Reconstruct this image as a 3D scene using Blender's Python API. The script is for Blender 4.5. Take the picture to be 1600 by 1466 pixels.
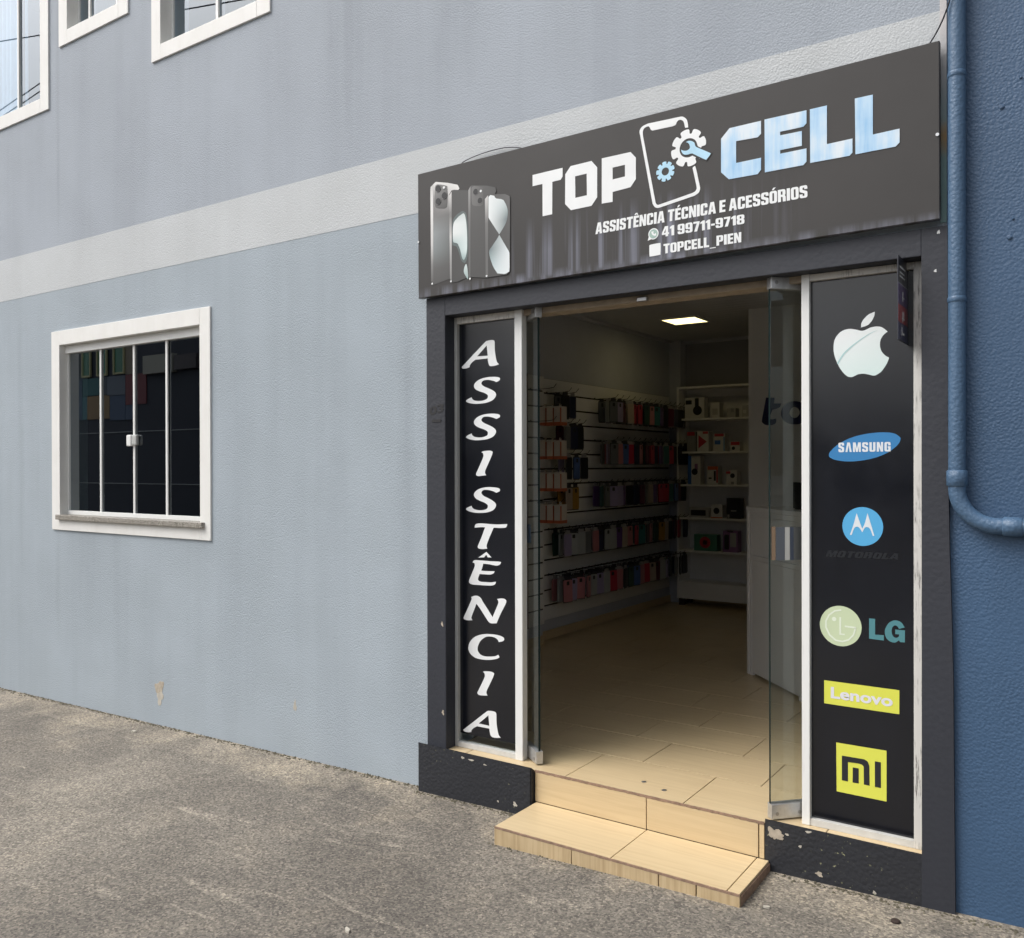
import bpy, bmesh, math, random, json
from mathutils import Vector, Matrix
from mathutils.geometry import tessellate_polygon

random.seed(7)
scene = bpy.context.scene
for o in list(bpy.data.objects): bpy.data.objects.remove(o)
col = scene.collection

# ------------------------------------------------------------------ camera
cd = bpy.data.cameras.new('camera'); cam = bpy.data.objects.new('camera', cd); col.objects.link(cam)
cd.sensor_fit = 'HORIZONTAL'; cd.sensor_width = 36.0; cd.lens = 36.0*1381.3/1600
cd.clip_start = .05; cd.clip_end = 600
CAM = Vector((0, -3.380, 1.6))
yaw, pit, rol = 0.599872, -0.003474, -0.002389
fwd = Vector((-math.sin(yaw)*math.cos(pit), math.cos(yaw)*math.cos(pit), math.sin(pit)))
r0 = Vector((math.cos(yaw), math.sin(yaw), 0)); u0 = r0.cross(fwd)
rt = r0*math.cos(rol) + u0*math.sin(rol); up = -r0*math.sin(rol) + u0*math.cos(rol)
M = Matrix.Identity(4)
for i in range(3): M[i][0] = rt[i]; M[i][1] = up[i]; M[i][2] = -fwd[i]; M[i][3] = CAM[i]
cam.matrix_world = M
scene.camera = cam

# ------------------------------------------------------------------ overcast daylight
SUN_EL, SUN_AZ = math.radians(52), math.radians(228)      # azimuth clockwise from +Y: in front of the facade, a little to the left
w = bpy.data.worlds.new('World'); scene.world = w; w.use_nodes = True
nt = w.node_tree; nt.nodes.clear()
sky = nt.nodes.new('ShaderNodeTexSky'); sky.sky_type = 'NISHITA'; sky.sun_disc = False
sky.sun_elevation = SUN_EL; sky.sun_rotation = SUN_AZ; sky.air_density = 1.0; sky.dust_density = 6.0; sky.ozone_density = 1.0
hs = nt.nodes.new('ShaderNodeHueSaturation'); hs.inputs['Saturation'].default_value = .28
bg = nt.nodes.new('ShaderNodeBackground'); bg.inputs['Strength'].default_value = .15
wo = nt.nodes.new('ShaderNodeOutputWorld')
nt.links.new(sky.outputs[0], hs.inputs['Color']); nt.links.new(hs.outputs[0], bg.inputs['Color']); nt.links.new(bg.outputs[0], wo.inputs['Surface'])
sd = bpy.data.lights.new('sun', 'SUN'); sd.energy = .85; sd.angle = math.radians(40); sd.color = (1, .965, .91)
sun = bpy.data.objects.new('sun', sd); col.objects.link(sun); sun.location = (-6, -10, 12)
sv = Vector((math.sin(SUN_AZ)*math.cos(SUN_EL), math.cos(SUN_AZ)*math.cos(SUN_EL), math.sin(SUN_EL)))
sun.rotation_euler = sv.to_track_quat('Z', 'Y').to_euler()
vs = scene.view_settings
scene.display_settings.display_device = 'sRGB'
vs.view_transform = 'Standard'; vs.look = 'None'; vs.gamma = 1; vs.use_curve_mapping = False
vs.exposure = 0.52
scene.cycles.max_bounces = 10; scene.cycles.transparent_max_bounces = 16
scene.cycles.use_denoising = True
scene.cycles.sample_clamp_indirect = 2.5; scene.cycles.caustics_reflective = False; scene.cycles.caustics_refractive = False; scene.cycles.blur_glossy = 1.0
scene.cycles.denoising_input_passes = 'RGB_ALBEDO_NORMAL'; scene.cycles.denoising_prefilter = 'ACCURATE'

# ------------------------------------------------------------------ materials
def srgb(r, g, b):
    f = lambda c: (c/255/12.92) if c/255 <= .04045 else ((c/255+.055)/1.055)**2.4
    return (f(r), f(g), f(b), 1)
class NT:
    def __init__(s, name):
        s.m = bpy.data.materials.new(name); s.m.use_nodes = True; s.t = s.m.node_tree; s.t.nodes.clear()
        s.out = s.n('ShaderNodeOutputMaterial'); s.b = s.n('ShaderNodeBsdfPrincipled'); s.l(s.b.outputs[0], s.out.inputs['Surface'])
        s.geo = s.n('ShaderNodeNewGeometry'); s.pos = s.geo.outputs['Position']
    def n(s, t, **k):
        x = s.t.nodes.new(t)
        for a, v in k.items(): setattr(x, a, v)
        return x
    def l(s, a, b): s.t.links.new(a, b)
    def scaled(s, v):
        m = s.n('ShaderNodeMapping'); m.inputs['Scale'].default_value = v; s.l(s.pos, m.inputs['Vector']); return m.outputs[0]
    def noise(s, scale, detail=3, rough=.55, vec=None, dist=0):
        x = s.n('ShaderNodeTexNoise'); x.inputs['Scale'].default_value = scale; x.inputs['Detail'].default_value = detail
        x.inputs['Roughness'].default_value = rough; x.inputs['Distortion'].default_value = dist
        s.l(vec if vec is not None else s.pos, x.inputs['Vector']); return x.outputs['Fac']
    def ramp(s, fac, stops, interp='LINEAR'):
        r = s.n('ShaderNodeValToRGB'); r.color_ramp.interpolation = interp; e = r.color_ramp.elements
        while len(e) < len(stops): e.new(.5)
        for k, (p, c) in enumerate(stops): e[k].position = p; e[k].color = c if len(c) == 4 else (*c, 1)
        s.l(fac, r.inputs[0]); return r.outputs[0]
    def mix(s, fac, a, b, mode='MIX'):
        x = s.n('ShaderNodeMix', data_type='RGBA', blend_type=mode)
        for v, k in ((fac, 0), (a, 6), (b, 7)):
            if hasattr(v, 'links'): s.l(v, x.inputs[k])
            else: x.inputs[k].default_value = v if k == 0 else (v if len(v) == 4 else (*v, 1))
        return x.outputs[2]
    def math(s, op, a, b=0.0, clamp=False):
        x = s.n('ShaderNodeMath', operation=op, use_clamp=clamp)
        for v, k in ((a, 0), (b, 1)):
            if hasattr(v, 'links'): s.l(v, x.inputs[k])
            else: x.inputs[k].default_value = v
        return x.outputs[0]
    def xyz(s):
        x = s.n('ShaderNodeSeparateXYZ'); s.l(s.pos, x.inputs[0]); return x.outputs
    def col(s, c):
        if hasattr(c, 'links'): s.l(c, s.b.inputs['Base Color'])
        else: s.b.inputs['Base Color'].default_value = c if len(c) == 4 else (*c, 1)
    def rough(s, r):
        if hasattr(r, 'links'): s.l(r, s.b.inputs['Roughness'])
        else: s.b.inputs['Roughness'].default_value = r
    def bump(s, h, strength, dist, prev=None):
        x = s.n('ShaderNodeBump'); x.inputs['Strength'].default_value = strength; x.inputs['Distance'].default_value = dist
        s.l(h, x.inputs['Height'])
        if prev is not None: s.l(prev, x.inputs['Normal'])
        s.l(x.outputs[0], s.b.inputs['Normal']); return x.outputs[0]

def flat(name, c, rough=.5, metal=0, var=.0, vs_=8, spec=.5, bump=0, bscale=60):
    t = NT(name); c = c if len(c) == 4 else (*c, 1)
    if var:
        f = t.noise(vs_, 4); a = tuple(x*(1-var) for x in c[:3]); b = tuple(min(1, x*(1+var)) for x in c[:3])
        t.col(t.ramp(f, [(.3, a), (.7, b)]))
    else: t.col(c)
    t.rough(rough); t.b.inputs['Metallic'].default_value = metal; t.b.inputs['Specular IOR Level'].default_value = spec
    if bump: t.bump(t.noise(bscale, 3), bump, .004)
    return t.m

def stucco(name, c, scale=52, strength=.5, stain=.12, rough=.8, soil=None, dist=.004, upper=None, streaks=.3, runs=()):
    t = NT(name); c = c[:3]
    big = t.noise(.8, 4, .6); streak = t.noise(1.0, 5, .65, t.scaled((3.6, 1, .22))); spots = t.noise(7, 5, .7)
    sh = lambda k, cc: tuple(min(1, x*k) for x in cc)
    base = t.ramp(big, [(.3, sh(1-stain, c)), (.72, sh(1+stain*.6, c))])
    if upper is not None:
        b2 = t.ramp(big, [(.3, sh(1-stain, upper)), (.72, sh(1+stain*.6, upper))]); z = t.xyz()[2]
        base = t.mix(t.math('GREATER_THAN', z, 3.0), base, b2)
    st = t.ramp(streak, [(.36, (.80, .80, .81)), (.54, (1, 1, 1))])
    base = t.mix(streaks, base, st, 'MULTIPLY')
    base = t.mix(.6, base, t.ramp(t.noise(3.3, 3, .5), [(.3, (.955, .955, .95)), (.68, (1.03, 1.03, 1.035))]), 'MULTIPLY')
    base = t.mix(.5, base, t.ramp(spots, [(.26, (.90, .90, .89)), (.40, (1, 1, 1))]), 'MULTIPLY')
    for (rx, rw, z0, z1, k) in runs:      # long dirty rain runs and rubbed patches, each with its own place on the wall
        P = t.xyz(); wob = t.math('MULTIPLY', t.math('SUBTRACT', t.noise(2.2, 3, .6), .5), rw*1.6)
        a = t.math('SUBTRACT', 1.0, t.math('DIVIDE', t.math('ABSOLUTE', t.math('ADD', t.math('SUBTRACT', P[0], rx), wob)), rw), True)
        zf = t.math('MULTIPLY', t.math('DIVIDE', t.math('SUBTRACT', P[2], z0), .5, True), t.math('DIVIDE', t.math('SUBTRACT', z1, P[2]), .25, True))
        m = t.math('MULTIPLY', t.math('MULTIPLY', a, zf), t.ramp(t.noise(1, 4, .7, t.scaled((9, 1, .7))), [(.3, (.1, .1, .1)), (.65, (1, 1, 1))]))
        base = t.mix(t.math('MULTIPLY', m, abs(k)), base, sh(.45, c) if k > 0 else sh(1.5, c))
    g1 = t.noise(scale, 2.5, .6, None, .25); g2 = t.noise(scale*2.7, 2, .6)
    base = t.mix(.45, base, t.ramp(g1, [(.30, (.84, .84, .85)), (.52, (1, 1, 1)), (.72, (1.06, 1.06, 1.06))]), 'MULTIPLY')
    if soil is not None:      # splashed dirt and rubbed spots
        sp = t.noise(62, 3, .7); sp2 = t.noise(3.2, 3, .6)
        m = t.math('MULTIPLY', t.ramp(sp, [(.655, (0, 0, 0)), (.70, (.8, .8, .8))]), t.ramp(sp2, [(.46, (0, 0, 0)), (.60, (1, 1, 1))]))
        base = t.mix(m, base, soil)
    t.col(base); t.rough(rough)
    vo = t.n('ShaderNodeTexVoronoi', feature='SMOOTH_F1'); vo.inputs['Scale'].default_value = scale*.62; vo.inputs['Smoothness'].default_value = .35
    wv = t.n('ShaderNodeVectorMath', operation='ADD'); nz = t.n('ShaderNodeTexNoise'); nz.inputs['Scale'].default_value = scale*.35; t.l(t.pos, nz.inputs['Vector'])
    sv_ = t.n('ShaderNodeVectorMath', operation='SCALE'); sv_.inputs['Scale'].default_value = 1.1/scale; t.l(nz.outputs['Color'], sv_.inputs[0]); t.l(t.pos, wv.inputs[0]); t.l(sv_.outputs[0], wv.inputs[1]); t.l(wv.outputs[0], vo.inputs['Vector'])
    h = t.math('ADD', t.math('MULTIPLY', t.math('SUBTRACT', 1.0, vo.outputs['Distance']), 1.3), t.math('MULTIPLY', g2, .5))
    h = t.math('MULTIPLY', h, t.ramp(t.noise(1.3, 3, .6), [(.32, (.45, .45, .45)), (.6, (1, 1, 1))]))
    t.bump(h, strength, dist)
    return t.m

M_WALL = stucco('grey_blue_stucco', (.348, .400, .446), 205, .36, upper=(.352, .390, .440), stain=.07, runs=((-3.35, .22, 3.1, 6.9, .30), (-2.75, .30, 3.15, 6.9, .22), (-6.22, .035, 3.15, 5.4, .30), (-6.24, .04, .3, 1.3, .2), (-3.75, .16, .2, 2.75, .10), (-2.95, .07, .5, 2.5, .14), (-3.3, .3, 2.2, 2.75, -.10), (-6.75, .05, .6, 2.8, .16)))
M_BAND = stucco('pale_grey_stucco', (.515, .54, .555), 205, .36, stain=.05, streaks=.2)
M_BLUE = stucco('blue_stucco', (.045, .096, .180), 165, .42, stain=.10, rough=.5)
M_PIPE = stucco('blue_painted_pipe', (.064, .124, .212), 130, .5, stain=.10, rough=.46, dist=.003)
M_DARK = stucco('charcoal_paint', (.026, .029, .039), 90, .22, stain=.14, rough=.6, dist=.003)
M_PLIN = stucco('black_plinth_paint', (.018, .020, .026), 110, .42, stain=.2, rough=.6, soil=(.33, .33, .19))
M_PATINA = None
t = NT('weathered_teal_edge'); z = t.xyz()[2]
f = t.noise(9, 4); zz = t.math('ADD', z, t.math('MULTIPLY', f, .12))
t.col(t.ramp(t.math('DIVIDE', t.math('SUBTRACT', zz, 2.4), .8), [(.0, (.20, .31, .31)), (.42, (.20, .30, .30)), (.50, (.36, .25, .13)), (.58, (.25, .33, .34)), (.72, (.38, .40, .42)), (1, (.55, .53, .53))])); t.rough(.8)
t.bump(t.noise(60), .4, .004); M_PATINA = t.m
t = NT('white_trim_paint'); f = t.noise(4, 5, .65); g = t.noise(1, 4, .6, t.scaled((20, 20, 2)))
t.col(t.mix(.12, t.ramp(f, [(.25, (.72, .715, .69)), (.6, (.77, .77, .75))]), t.ramp(g, [(.35, (.80, .79, .74)), (.55, (1, 1, 1))]), 'MULTIPLY')); t.rough(.55)
t.bump(t.noise(90, 2), .12, .002); M_TRIM = t.m
def alu(name, c, dirt):
    t = NT(name); f = t.noise(2.2, 5, .7, t.scaled((55, 55, 5))); g = t.noise(6, 4, .6)
    d = t.math('MULTIPLY', t.ramp(f, [(.50, (0, 0, 0)), (.62, (1, 1, 1))]), t.ramp(g, [(.42, (0, 0, 0)), (.60, (1, 1, 1))]))
    t.col(t.mix(t.math('MULTIPLY', d, dirt), c, (.10, .095, .085))); t.rough(.42); return t.m
M_ALU = alu('white_aluminium', (.75, .76, .75), .07)
M_ALUD = alu('dirty_white_aluminium', (.66, .65, .62), .95)
M_ALUB = flat('shaded_aluminium', (.56, .56, .54), .45, var=.08, vs_=25)  # greyer aluminium for the bottom strips, their shading put into the colour
M_ALUG = alu('grey_aluminium', (.44, .45, .44), .3)
M_STEEL = flat('brushed_steel', (.55, .56, .57), .38, .75, .12, 40)
M_SCREW = flat('screw_steel', (.35, .35, .35), .4, .8)
t = NT('granite_sill'); f = t.noise(160, 2, .6); t.col(t.ramp(f, [(.36, (.07, .065, .055)), (.5, (.27, .25, .22)), (.64, (.40, .38, .34))])); t.rough(.5); M_SILL = t.m

# black film behind glass, faint dust and smears
t = NT('black_film_glass'); f = t.noise(5, 5, .6); s_ = t.noise(1, 4, .6, t.scaled((45, 45, 1.5)))
t.col(t.mix(.25, t.ramp(f, [(.3, (.0022, .0034, .0070)), (.75, (.0040, .0054, .0100))]), t.ramp(s_, [(.4, (.7, .7, .7)), (.7, (1.5, 1.5, 1.55))]), 'MULTIPLY'))
t.rough(t.ramp(f, [(.3, (.17, .17, .17)), (.7, (.23, .23, .23))])); t.b.inputs['IOR'].default_value = 1.66; M_FILM = t.m

# sign face: sun-bleached dark vinyl with chalky runs under the printed shapes
t = NT('sign_vinyl'); X = t.xyz()
f = t.noise(1.6, 5, .6); base = t.ramp(f, [(.3, (.047, .045, .044)), (.72, (.060, .057, .056))])
run = t.noise(1, 3, .6, t.scaled((19, 19, .35))); runm = t.ramp(run, [(.50, (0, 0, 0)), (.74, (1, 1, 1))])
def window(a, lo0, lo1, hi0, hi1):
    p = t.math('DIVIDE', t.math('SUBTRACT', a, lo0), lo1-lo0, True); q_ = t.math('DIVIDE', t.math('SUBTRACT', hi1, a), hi1-hi0, True)
    return t.math('MULTIPLY', p, q_)
zwin = window(X[2], 2.43, 2.45, 2.56, 2.72); xwin = window(X[0], -2.32, -2.15, -1.30, -0.95)
mk_ = t.math('MULTIPLY', t.math('MULTIPLY', runm, zwin), xwin)
zw2 = window(X[2], 2.42, 2.43, 2.44, 2.475); mk2 = t.math('MULTIPLY', t.math('MULTIPLY', t.ramp(t.noise(1, 4, .6, t.scaled((22, 22, 1))), [(.4, (0, 0, 0)), (.7, (1, 1, 1))]), zw2), .5)
mm_ = t.math('MAXIMUM', t.math('MULTIPLY', mk_, .85), mk2)
t.col(t.mix(mm_, base, (.32, .34, .43))); t.rough(.40); t.b.inputs['Specular IOR Level'].default_value = .27; M_SIGN = t.m
M_SIGNFLAT = flat('sign_vinyl_plain', (.053, .051, .050), .40, spec=.27)
M_VWHITE = flat('white_vinyl', (.78, .80, .81), .4, var=.03)
M_VGREY = flat('silver_vinyl', (.62, .63, .63), .4)
t = NT('bleached_blue_vinyl'); f = t.noise(1, 4, .6, t.scaled((30, 30, 2.2))); g = t.noise(7, 3)
t.col(t.ramp(t.math('ADD', t.math('MULTIPLY', f, .6), t.math('MULTIPLY', g, .45)), [(.38, (.30, .53, .78)), (.50, (.46, .65, .83)), (.64, (.68, .76, .83))])); t.rough(.4); M_VBLUE = t.m
M_LBLUE = flat('light_blue_vinyl', (.42, .66, .82), .4, var=.08, vs_=30)
M_LETTER = flat('white_letter_vinyl', (.82, .84, .85), .3, var=.02)
M_LOGOB = flat('logo_blue', (.045, .21, .46), .25); M_LOGOC = flat('logo_sky_blue', (.10, .40, .70), .25)
M_LOGOW = flat('logo_white', (.70, .74, .78), .25); M_LOGOG = flat('logo_pale_green', (.55, .64, .43), .25); M_LOGOGW = flat('logo_pale_line', (.72, .79, .66), .25)
M_LOGOT = flat('logo_teal', (.085, .24, .27), .25); M_LOGOY = flat('logo_yellow', (.68, .70, .10), .25); M_LOGOL = flat('logo_lavender', (.70, .70, .76), .25)
M_LOGOK = flat('logo_charcoal', (.020, .022, .026), .3); M_LOGOD = flat('logo_faint_grey', (.015, .017, .021), .3)
M_NUM = flat('old_number_paint', (.018, .018, .020), .7)
t = NT('printed_gradient'); a = t.n('ShaderNodeAttribute'); a.attribute_name = 'print'; t.col(a.outputs['Color']); t.rough(.4); M_PRINT = t.m

# cream wood-look tile: the grain is offset by a random per tile
t = NT('cream_wood_tile'); oi = t.n('ShaderNodeObjectInfo')
cmb = t.n('ShaderNodeCombineXYZ'); t.l(t.math('MULTIPLY', oi.outputs['Random'], 37.0), cmb.inputs[1]); va = t.n('ShaderNodeVectorMath', operation='ADD')
t.l(t.scaled((2.2, 60, 60)), va.inputs[0]); t.l(cmb.outputs[0], va.inputs[1])
f = t.noise(1, 4, .6, va.outputs[0], .6); cl = t.noise(2.2, 4, .6)
c1 = t.ramp(f, [(.26, (.52, .40, .235)), (.5, (.585, .46, .28)), (.74, (.625, .50, .31))])
c1 = t.mix(.35, c1, t.ramp(cl, [(.3, (.90, .88, .86)), (.65, (1.04, 1.04, 1.04))]), 'MULTIPLY')
c1 = t.mix(t.math('MULTIPLY', oi.outputs['Random'], .18), c1, (.55, .42, .25)); t.col(c1)
t.rough(t.ramp(cl, [(.3, (.282, .282, .282)), (.7, (.30, .30, .30))])); M_TILE = t.m
t = NT('cream_wood_tile_upright'); f = t.noise(1, 4, .6, t.scaled((60, 60, 2.5)), .6); cl = t.noise(5, 4, .6)
c1 = t.ramp(f, [(.28, (.41, .30, .17)), (.5, (.52, .40, .24)), (.72, (.58, .46, .29))]); t.col(t.mix(.5, c1, t.ramp(cl, [(.3, (.72, .69, .64)), (.65, (1, 1, 1))]), 'MULTIPLY')); t.rough(.4); M_TILEV = t.m
M_BISC = flat('brown_tile_biscuit', (.25, .165, .115), .8, var=.3, vs_=40)
M_GROUT = flat('brown_grout', (.12, .085, .055), .85, var=.2, vs_=30)

# pavement: worn concrete with exposed aggregate, sandy dust and dark worn patches
t = NT('worn_concrete'); P = t.xyz()
big = t.noise(.55, 6, .62, None, .4); mid = t.noise(3.1, 6, .68); gr = t.noise(105, 4, .74); gr2 = t.noise(210, 2, .6); sc = t.noise(1, 5, .62, t.scaled((2.0, 12, 3)), .8)
base = t.ramp(big, [(.30, (.122, .111, .098)), (.50, (.192, .176, .153)), (.68, (.285, .260, .222))])
base = t.mix(.75, base, t.ramp(mid, [(.30, (.72, .71, .70)), (.50, (.98, .98, .98)), (.72, (1.28, 1.25, 1.19))]), 'MULTIPLY')
dust = t.ramp(t.math('ADD', t.math('MULTIPLY', t.math('ADD', P[1], .55), .55), t.math('MULTIPLY', mid, .9)), [(.56, (0, 0, 0)), (.92, (.75, .75, .75))])
base = t.mix(dust, base, (.36, .315, .245))
base = t.mix(t.ramp(sc, [(.58, (0, 0, 0)), (.72, (.6, .6, .6))]), base, (.37, .335, .28))
vor = t.n('ShaderNodeTexVoronoi'); vor.inputs['Scale'].default_value = 125; t.l(t.pos, vor.inputs['Vector'])
agg = t.n('ShaderNodeSeparateColor'); t.l(vor.outputs['Color'], agg.inputs[0])
base = t.mix(.80, base, t.ramp(agg.outputs[0], [(.0, (.36, .35, .35)), (.25, (.70, .69, .68)), (.7, (1.05, 1.04, 1.01)), (1, (1.65, 1.6, 1.52))]), 'MULTIPLY')
base = t.mix(.7, base, t.ramp(gr, [(.34, (.52, .51, .51)), (.5, (1, 1, 1)), (.68, (1.38, 1.35, 1.3))]), 'MULTIPLY')
t.col(base); t.rough(.9)
n1 = t.bump(mid, .25, .012); n2 = t.bump(gr, .55, .006, n1); t.bump(agg.outputs[1], .25, .003, n2); M_GROUND = t.m
M_ROAD = flat('asphalt', (.055, .055, .056), .9, var=.25, vs_=3)
M_MOSS = flat('mossy_grit', (.095, .085, .058), .95, var=.45, vs_=45)
M_CHIP = flat('bare_plaster', (.40, .35, .28), .85, var=.2, vs_=35)
M_CHIPW = flat('bare_white_plaster', (.46, .43, .37), .85, var=.15, vs_=35)

# interior
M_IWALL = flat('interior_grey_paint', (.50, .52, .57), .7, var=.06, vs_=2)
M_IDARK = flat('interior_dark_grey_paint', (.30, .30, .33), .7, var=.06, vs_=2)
M_ICEIL = flat('ceiling_plank_grey', (.64, .65, .68), .5, var=.04, vs_=3)
M_SLAT = flat('cream_slatwall', (.80, .795, .78), .45, var=.05, vs_=3)
M_GROOVE = flat('slat_groove_brown', (.03, .018, .014), .8)
M_MDF = flat('mdf_edge', (.25, .15, .09), .8)
M_SHELF = flat('white_melamine', (.80, .795, .79), .45, var=.04, vs_=3)
M_PART = flat('white_partition_paint', (.80, .80, .79), .6, var=.04, vs_=2)
M_CTR = flat('white_counter_melamine', (.80, .79, .77), .4, var=.03, vs_=3)
M_NAVY = flat('navy_vinyl', (.012, .015, .085), .35)
M_HEAD = flat('tan_header', (.34, .28, .21), .7, var=.15, vs_=20)
M_BLACK = flat('black_plastic', (.012, .012, .014), .4)
M_WIRE = flat('black_cable', (.03, .03, .04), .6)
M_ROOM = flat('dark_room_paint', (.05, .05, .055), .9)
M_CURTAIN = flat('pale_curtain', (.70, .79, .86), .8, var=.05, vs_=12)
t = NT('lit_ceiling_panel'); e = t.n('ShaderNodeEmission'); e.inputs['Color'].default_value = (1, .83, .38, 1); e.inputs['Strength'].default_value = 2.1
t.l(e.outputs[0], t.out.inputs['Surface']); M_LAMP = t.m; LAMP_E = e

def glass(name, tint, boost=1.0, rough=0.0):
    t = NT(name); tr = t.n('ShaderNodeBsdfTransparent'); tr.inputs['Color'].default_value = (*tint, 1)
    gl = t.n('ShaderNodeBsdfGlossy'); gl.inputs['Color'].default_value = (.86, .93, 1, 1); gl.inputs['Roughness'].default_value = rough
    fr = t.n('ShaderNodeFresnel'); fr.inputs['IOR'].default_value = 1.52
    front = t.math('SUBTRACT', 1.0, t.geo.outputs['Backfacing'])
    fac = t.math('MULTIPLY', t.math('MULTIPLY', fr.outputs[0], boost, True), front)
    mx = t.n('ShaderNodeMixShader'); t.l(fac, mx.inputs[0]); t.l(tr.outputs[0], mx.inputs[1]); t.l(gl.outputs[0], mx.inputs[2])
    t.l(mx.outputs[0], t.out.inputs['Surface']); return t.m
M_GLASSD = glass('door_glass', (.86, .885, .875), 1.7)
M_GLASSW = glass('window_glass', (.50, .56, .56), 3.5)
M_GLASSU = glass('upper_window_glass', (.78, .85, .90), 2.4)
M_GEDGE = flat('green_glass_edge', (.006, .016, .016), .5, spec=.2)

# ------------------------------------------------------------------ mesh helpers
def bbox_add(bm, x0, x1, y0, y1, z0, z1, bev=0):
    r = bmesh.ops.create_cube(bm, size=1)
    for v in r['verts']: v.co = Vector((x0+(v.co.x+.5)*(x1-x0), y0+(v.co.y+.5)*(y1-y0), z0+(v.co.z+.5)*(z1-z0)))
    if bev:
        es = list({e for v in r['verts'] for e in v.link_edges})
        bmesh.ops.bevel(bm, geom=es, offset=bev, segments=2, profile=.6, affect='EDGES')
def attach(o, parent):
    if parent is not None:
        o.parent = parent
        if parent.type == 'EMPTY': o.matrix_parent_inverse = Matrix.Translation(-Vector(parent.location))
def mk(name, bm, mat, parent=None, smooth=False):
    bmesh.ops.recalc_face_normals(bm, faces=bm.faces[:])
    me = bpy.data.meshes.new(name); bm.to_mesh(me); bm.free()
    for m_ in (mat if isinstance(mat, (list, tuple)) else [mat]): me.materials.append(m_)
    if smooth:
        for p in me.polygons: p.use_smooth = True
    o = bpy.data.objects.new(name, me); col.objects.link(o); attach(o, parent); return o
def box(name, b, mat, parent=None, bev=0):
    bm = bmesh.new(); bbox_add(bm, *b, bev); return mk(name, bm, mat, parent)
def boxes(name, bs, mat, parent=None, bev=0):
    bm = bmesh.new()
    for b in bs: bbox_add(bm, *b, bev)
    return mk(name, bm, mat, parent)
def tag(o, label=None, cat=None, group=None, kind=None):
    for k, v in (('label', label), ('category', cat), ('group', group), ('kind', kind)):
        if v: o[k] = v
    return o
def thing(name, loc, label, cat, group=None):
    o = bpy.data.objects.new(name, None); o.empty_display_size = .1; col.objects.link(o); o.location = loc
    return tag(o, label, cat, group)
def rebase(o, base):                       # move a single-mesh thing's origin to its base
    o.data.transform(Matrix.Translation(-Vector(base))); o.location = base; return o
def tube(bm, pts, r, seg=10, cap=True):
    pts = [Vector(p) for p in pts]; rings = []; n = None
    for i, p in enumerate(pts):
        d = (pts[min(i+1, len(pts)-1)]-pts[max(i-1, 0)]).normalized()
        if n is None: n = d.orthogonal().normalized()
        else: n = (n-d*n.dot(d)).normalized()
        b = d.cross(n); rr = r[i] if isinstance(r, (list, tuple)) else r
        rings.append([bm.verts.new(p+(n*math.cos(2*math.pi*k/seg)+b*math.sin(2*math.pi*k/seg))*rr) for k in range(seg)])
    for a, b in zip(rings, rings[1:]):
        for k in range(seg): bm.faces.new((a[k], a[(k+1) % seg], b[(k+1) % seg], b[k]))
    if cap:
        for rg in (rings[0][::-1], rings[-1]): bm.faces.new([bm.verts.new(v.co) for v in rg])
def smooth_contour(c, n=5):                # closed outline; third value 1 marks a corner
    pts = [Vector((x/1000, z/1000)) for x, z, k in c]; cr = [k for x, z, k in c]; N = len(pts); out = []
    if all(cr): return pts
    for i in range(N):
        a, b = pts[i], pts[(i+1) % N]
        if cr[i] and cr[(i+1) % N]: out.append(a); continue
        p = a*2-b if cr[i] else pts[i-1]; q = b*2-a if cr[(i+1) % N] else pts[(i+2) % N]
        for j in range(n):
            t_ = j/n; out.append(.5*((2*a)+(b-p)*t_+(2*p-5*a+4*b-q)*t_*t_+(3*a-p-3*b+q)*t_**3))
    return out
def sheet(name, groups, y, mat, parent, colfn=None):
    """flat print on the plane y; groups = list of contour lists (outer first, then holes), each [(x, z, corner)] in mm or Vectors"""
    vs, fs = [], []
    for cs in groups:
        ct = [[Vector((p.x, p.y, 0)) for p in (smooth_contour(c) if not isinstance(c[0], Vector) else c)] for c in cs]
        base = len(vs); allp = [p for c in ct for p in c]
        vs += [(p.x, y, p.y) for p in allp]
        for tri in tessellate_polygon(ct):
            a, b, c = (allp[i] for i in tri)
            if (b-a).cross(c-a).z < 0: tri = tri[::-1]
            fs.append([base+i for i in tri])
    me = bpy.data.meshes.new(name); me.from_pydata(vs, [], fs); me.materials.append(mat)
    if colfn:
        at = me.color_attributes.new('print', 'FLOAT_COLOR', 'POINT')
        for i, v in enumerate(vs): at.data[i].color = (*colfn(v[0], v[2]), 1)
    o = bpy.data.objects.new(name, me); col.objects.link(o); attach(o, parent); return o
def circ(cx, cz, r, n=40, rz=None): return [Vector((cx/1000+math.cos(2*math.pi*k/n)*r/1000, cz/1000+math.sin(2*math.pi*k/n)*(rz or r)/1000)) for k in range(n)]
def inset(c, d):                            # inward offset of a sharp outline (mm)
    p = [Vector((x, z)) for x, z, k in c]; N = len(p)
    ar = sum(p[i].x*p[(i+1) % N].y-p[(i+1) % N].x*p[i].y for i in range(N)); s = 1 if ar > 0 else -1; out = []
    for i in range(N):
        e1 = (p[i]-p[i-1]).normalized(); e2 = (p[(i+1) % N]-p[i]).normalized()
        n1 = Vector((-e1.y, e1.x))*s; n2 = Vector((-e2.y, e2.x))*s; m_ = (n1+n2); m_ = m_/max(.3, m_.dot(n1)); q_ = p[i]+m_*d; out.append((q_.x, q_.y, 1))
    return out
_H = None
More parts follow.
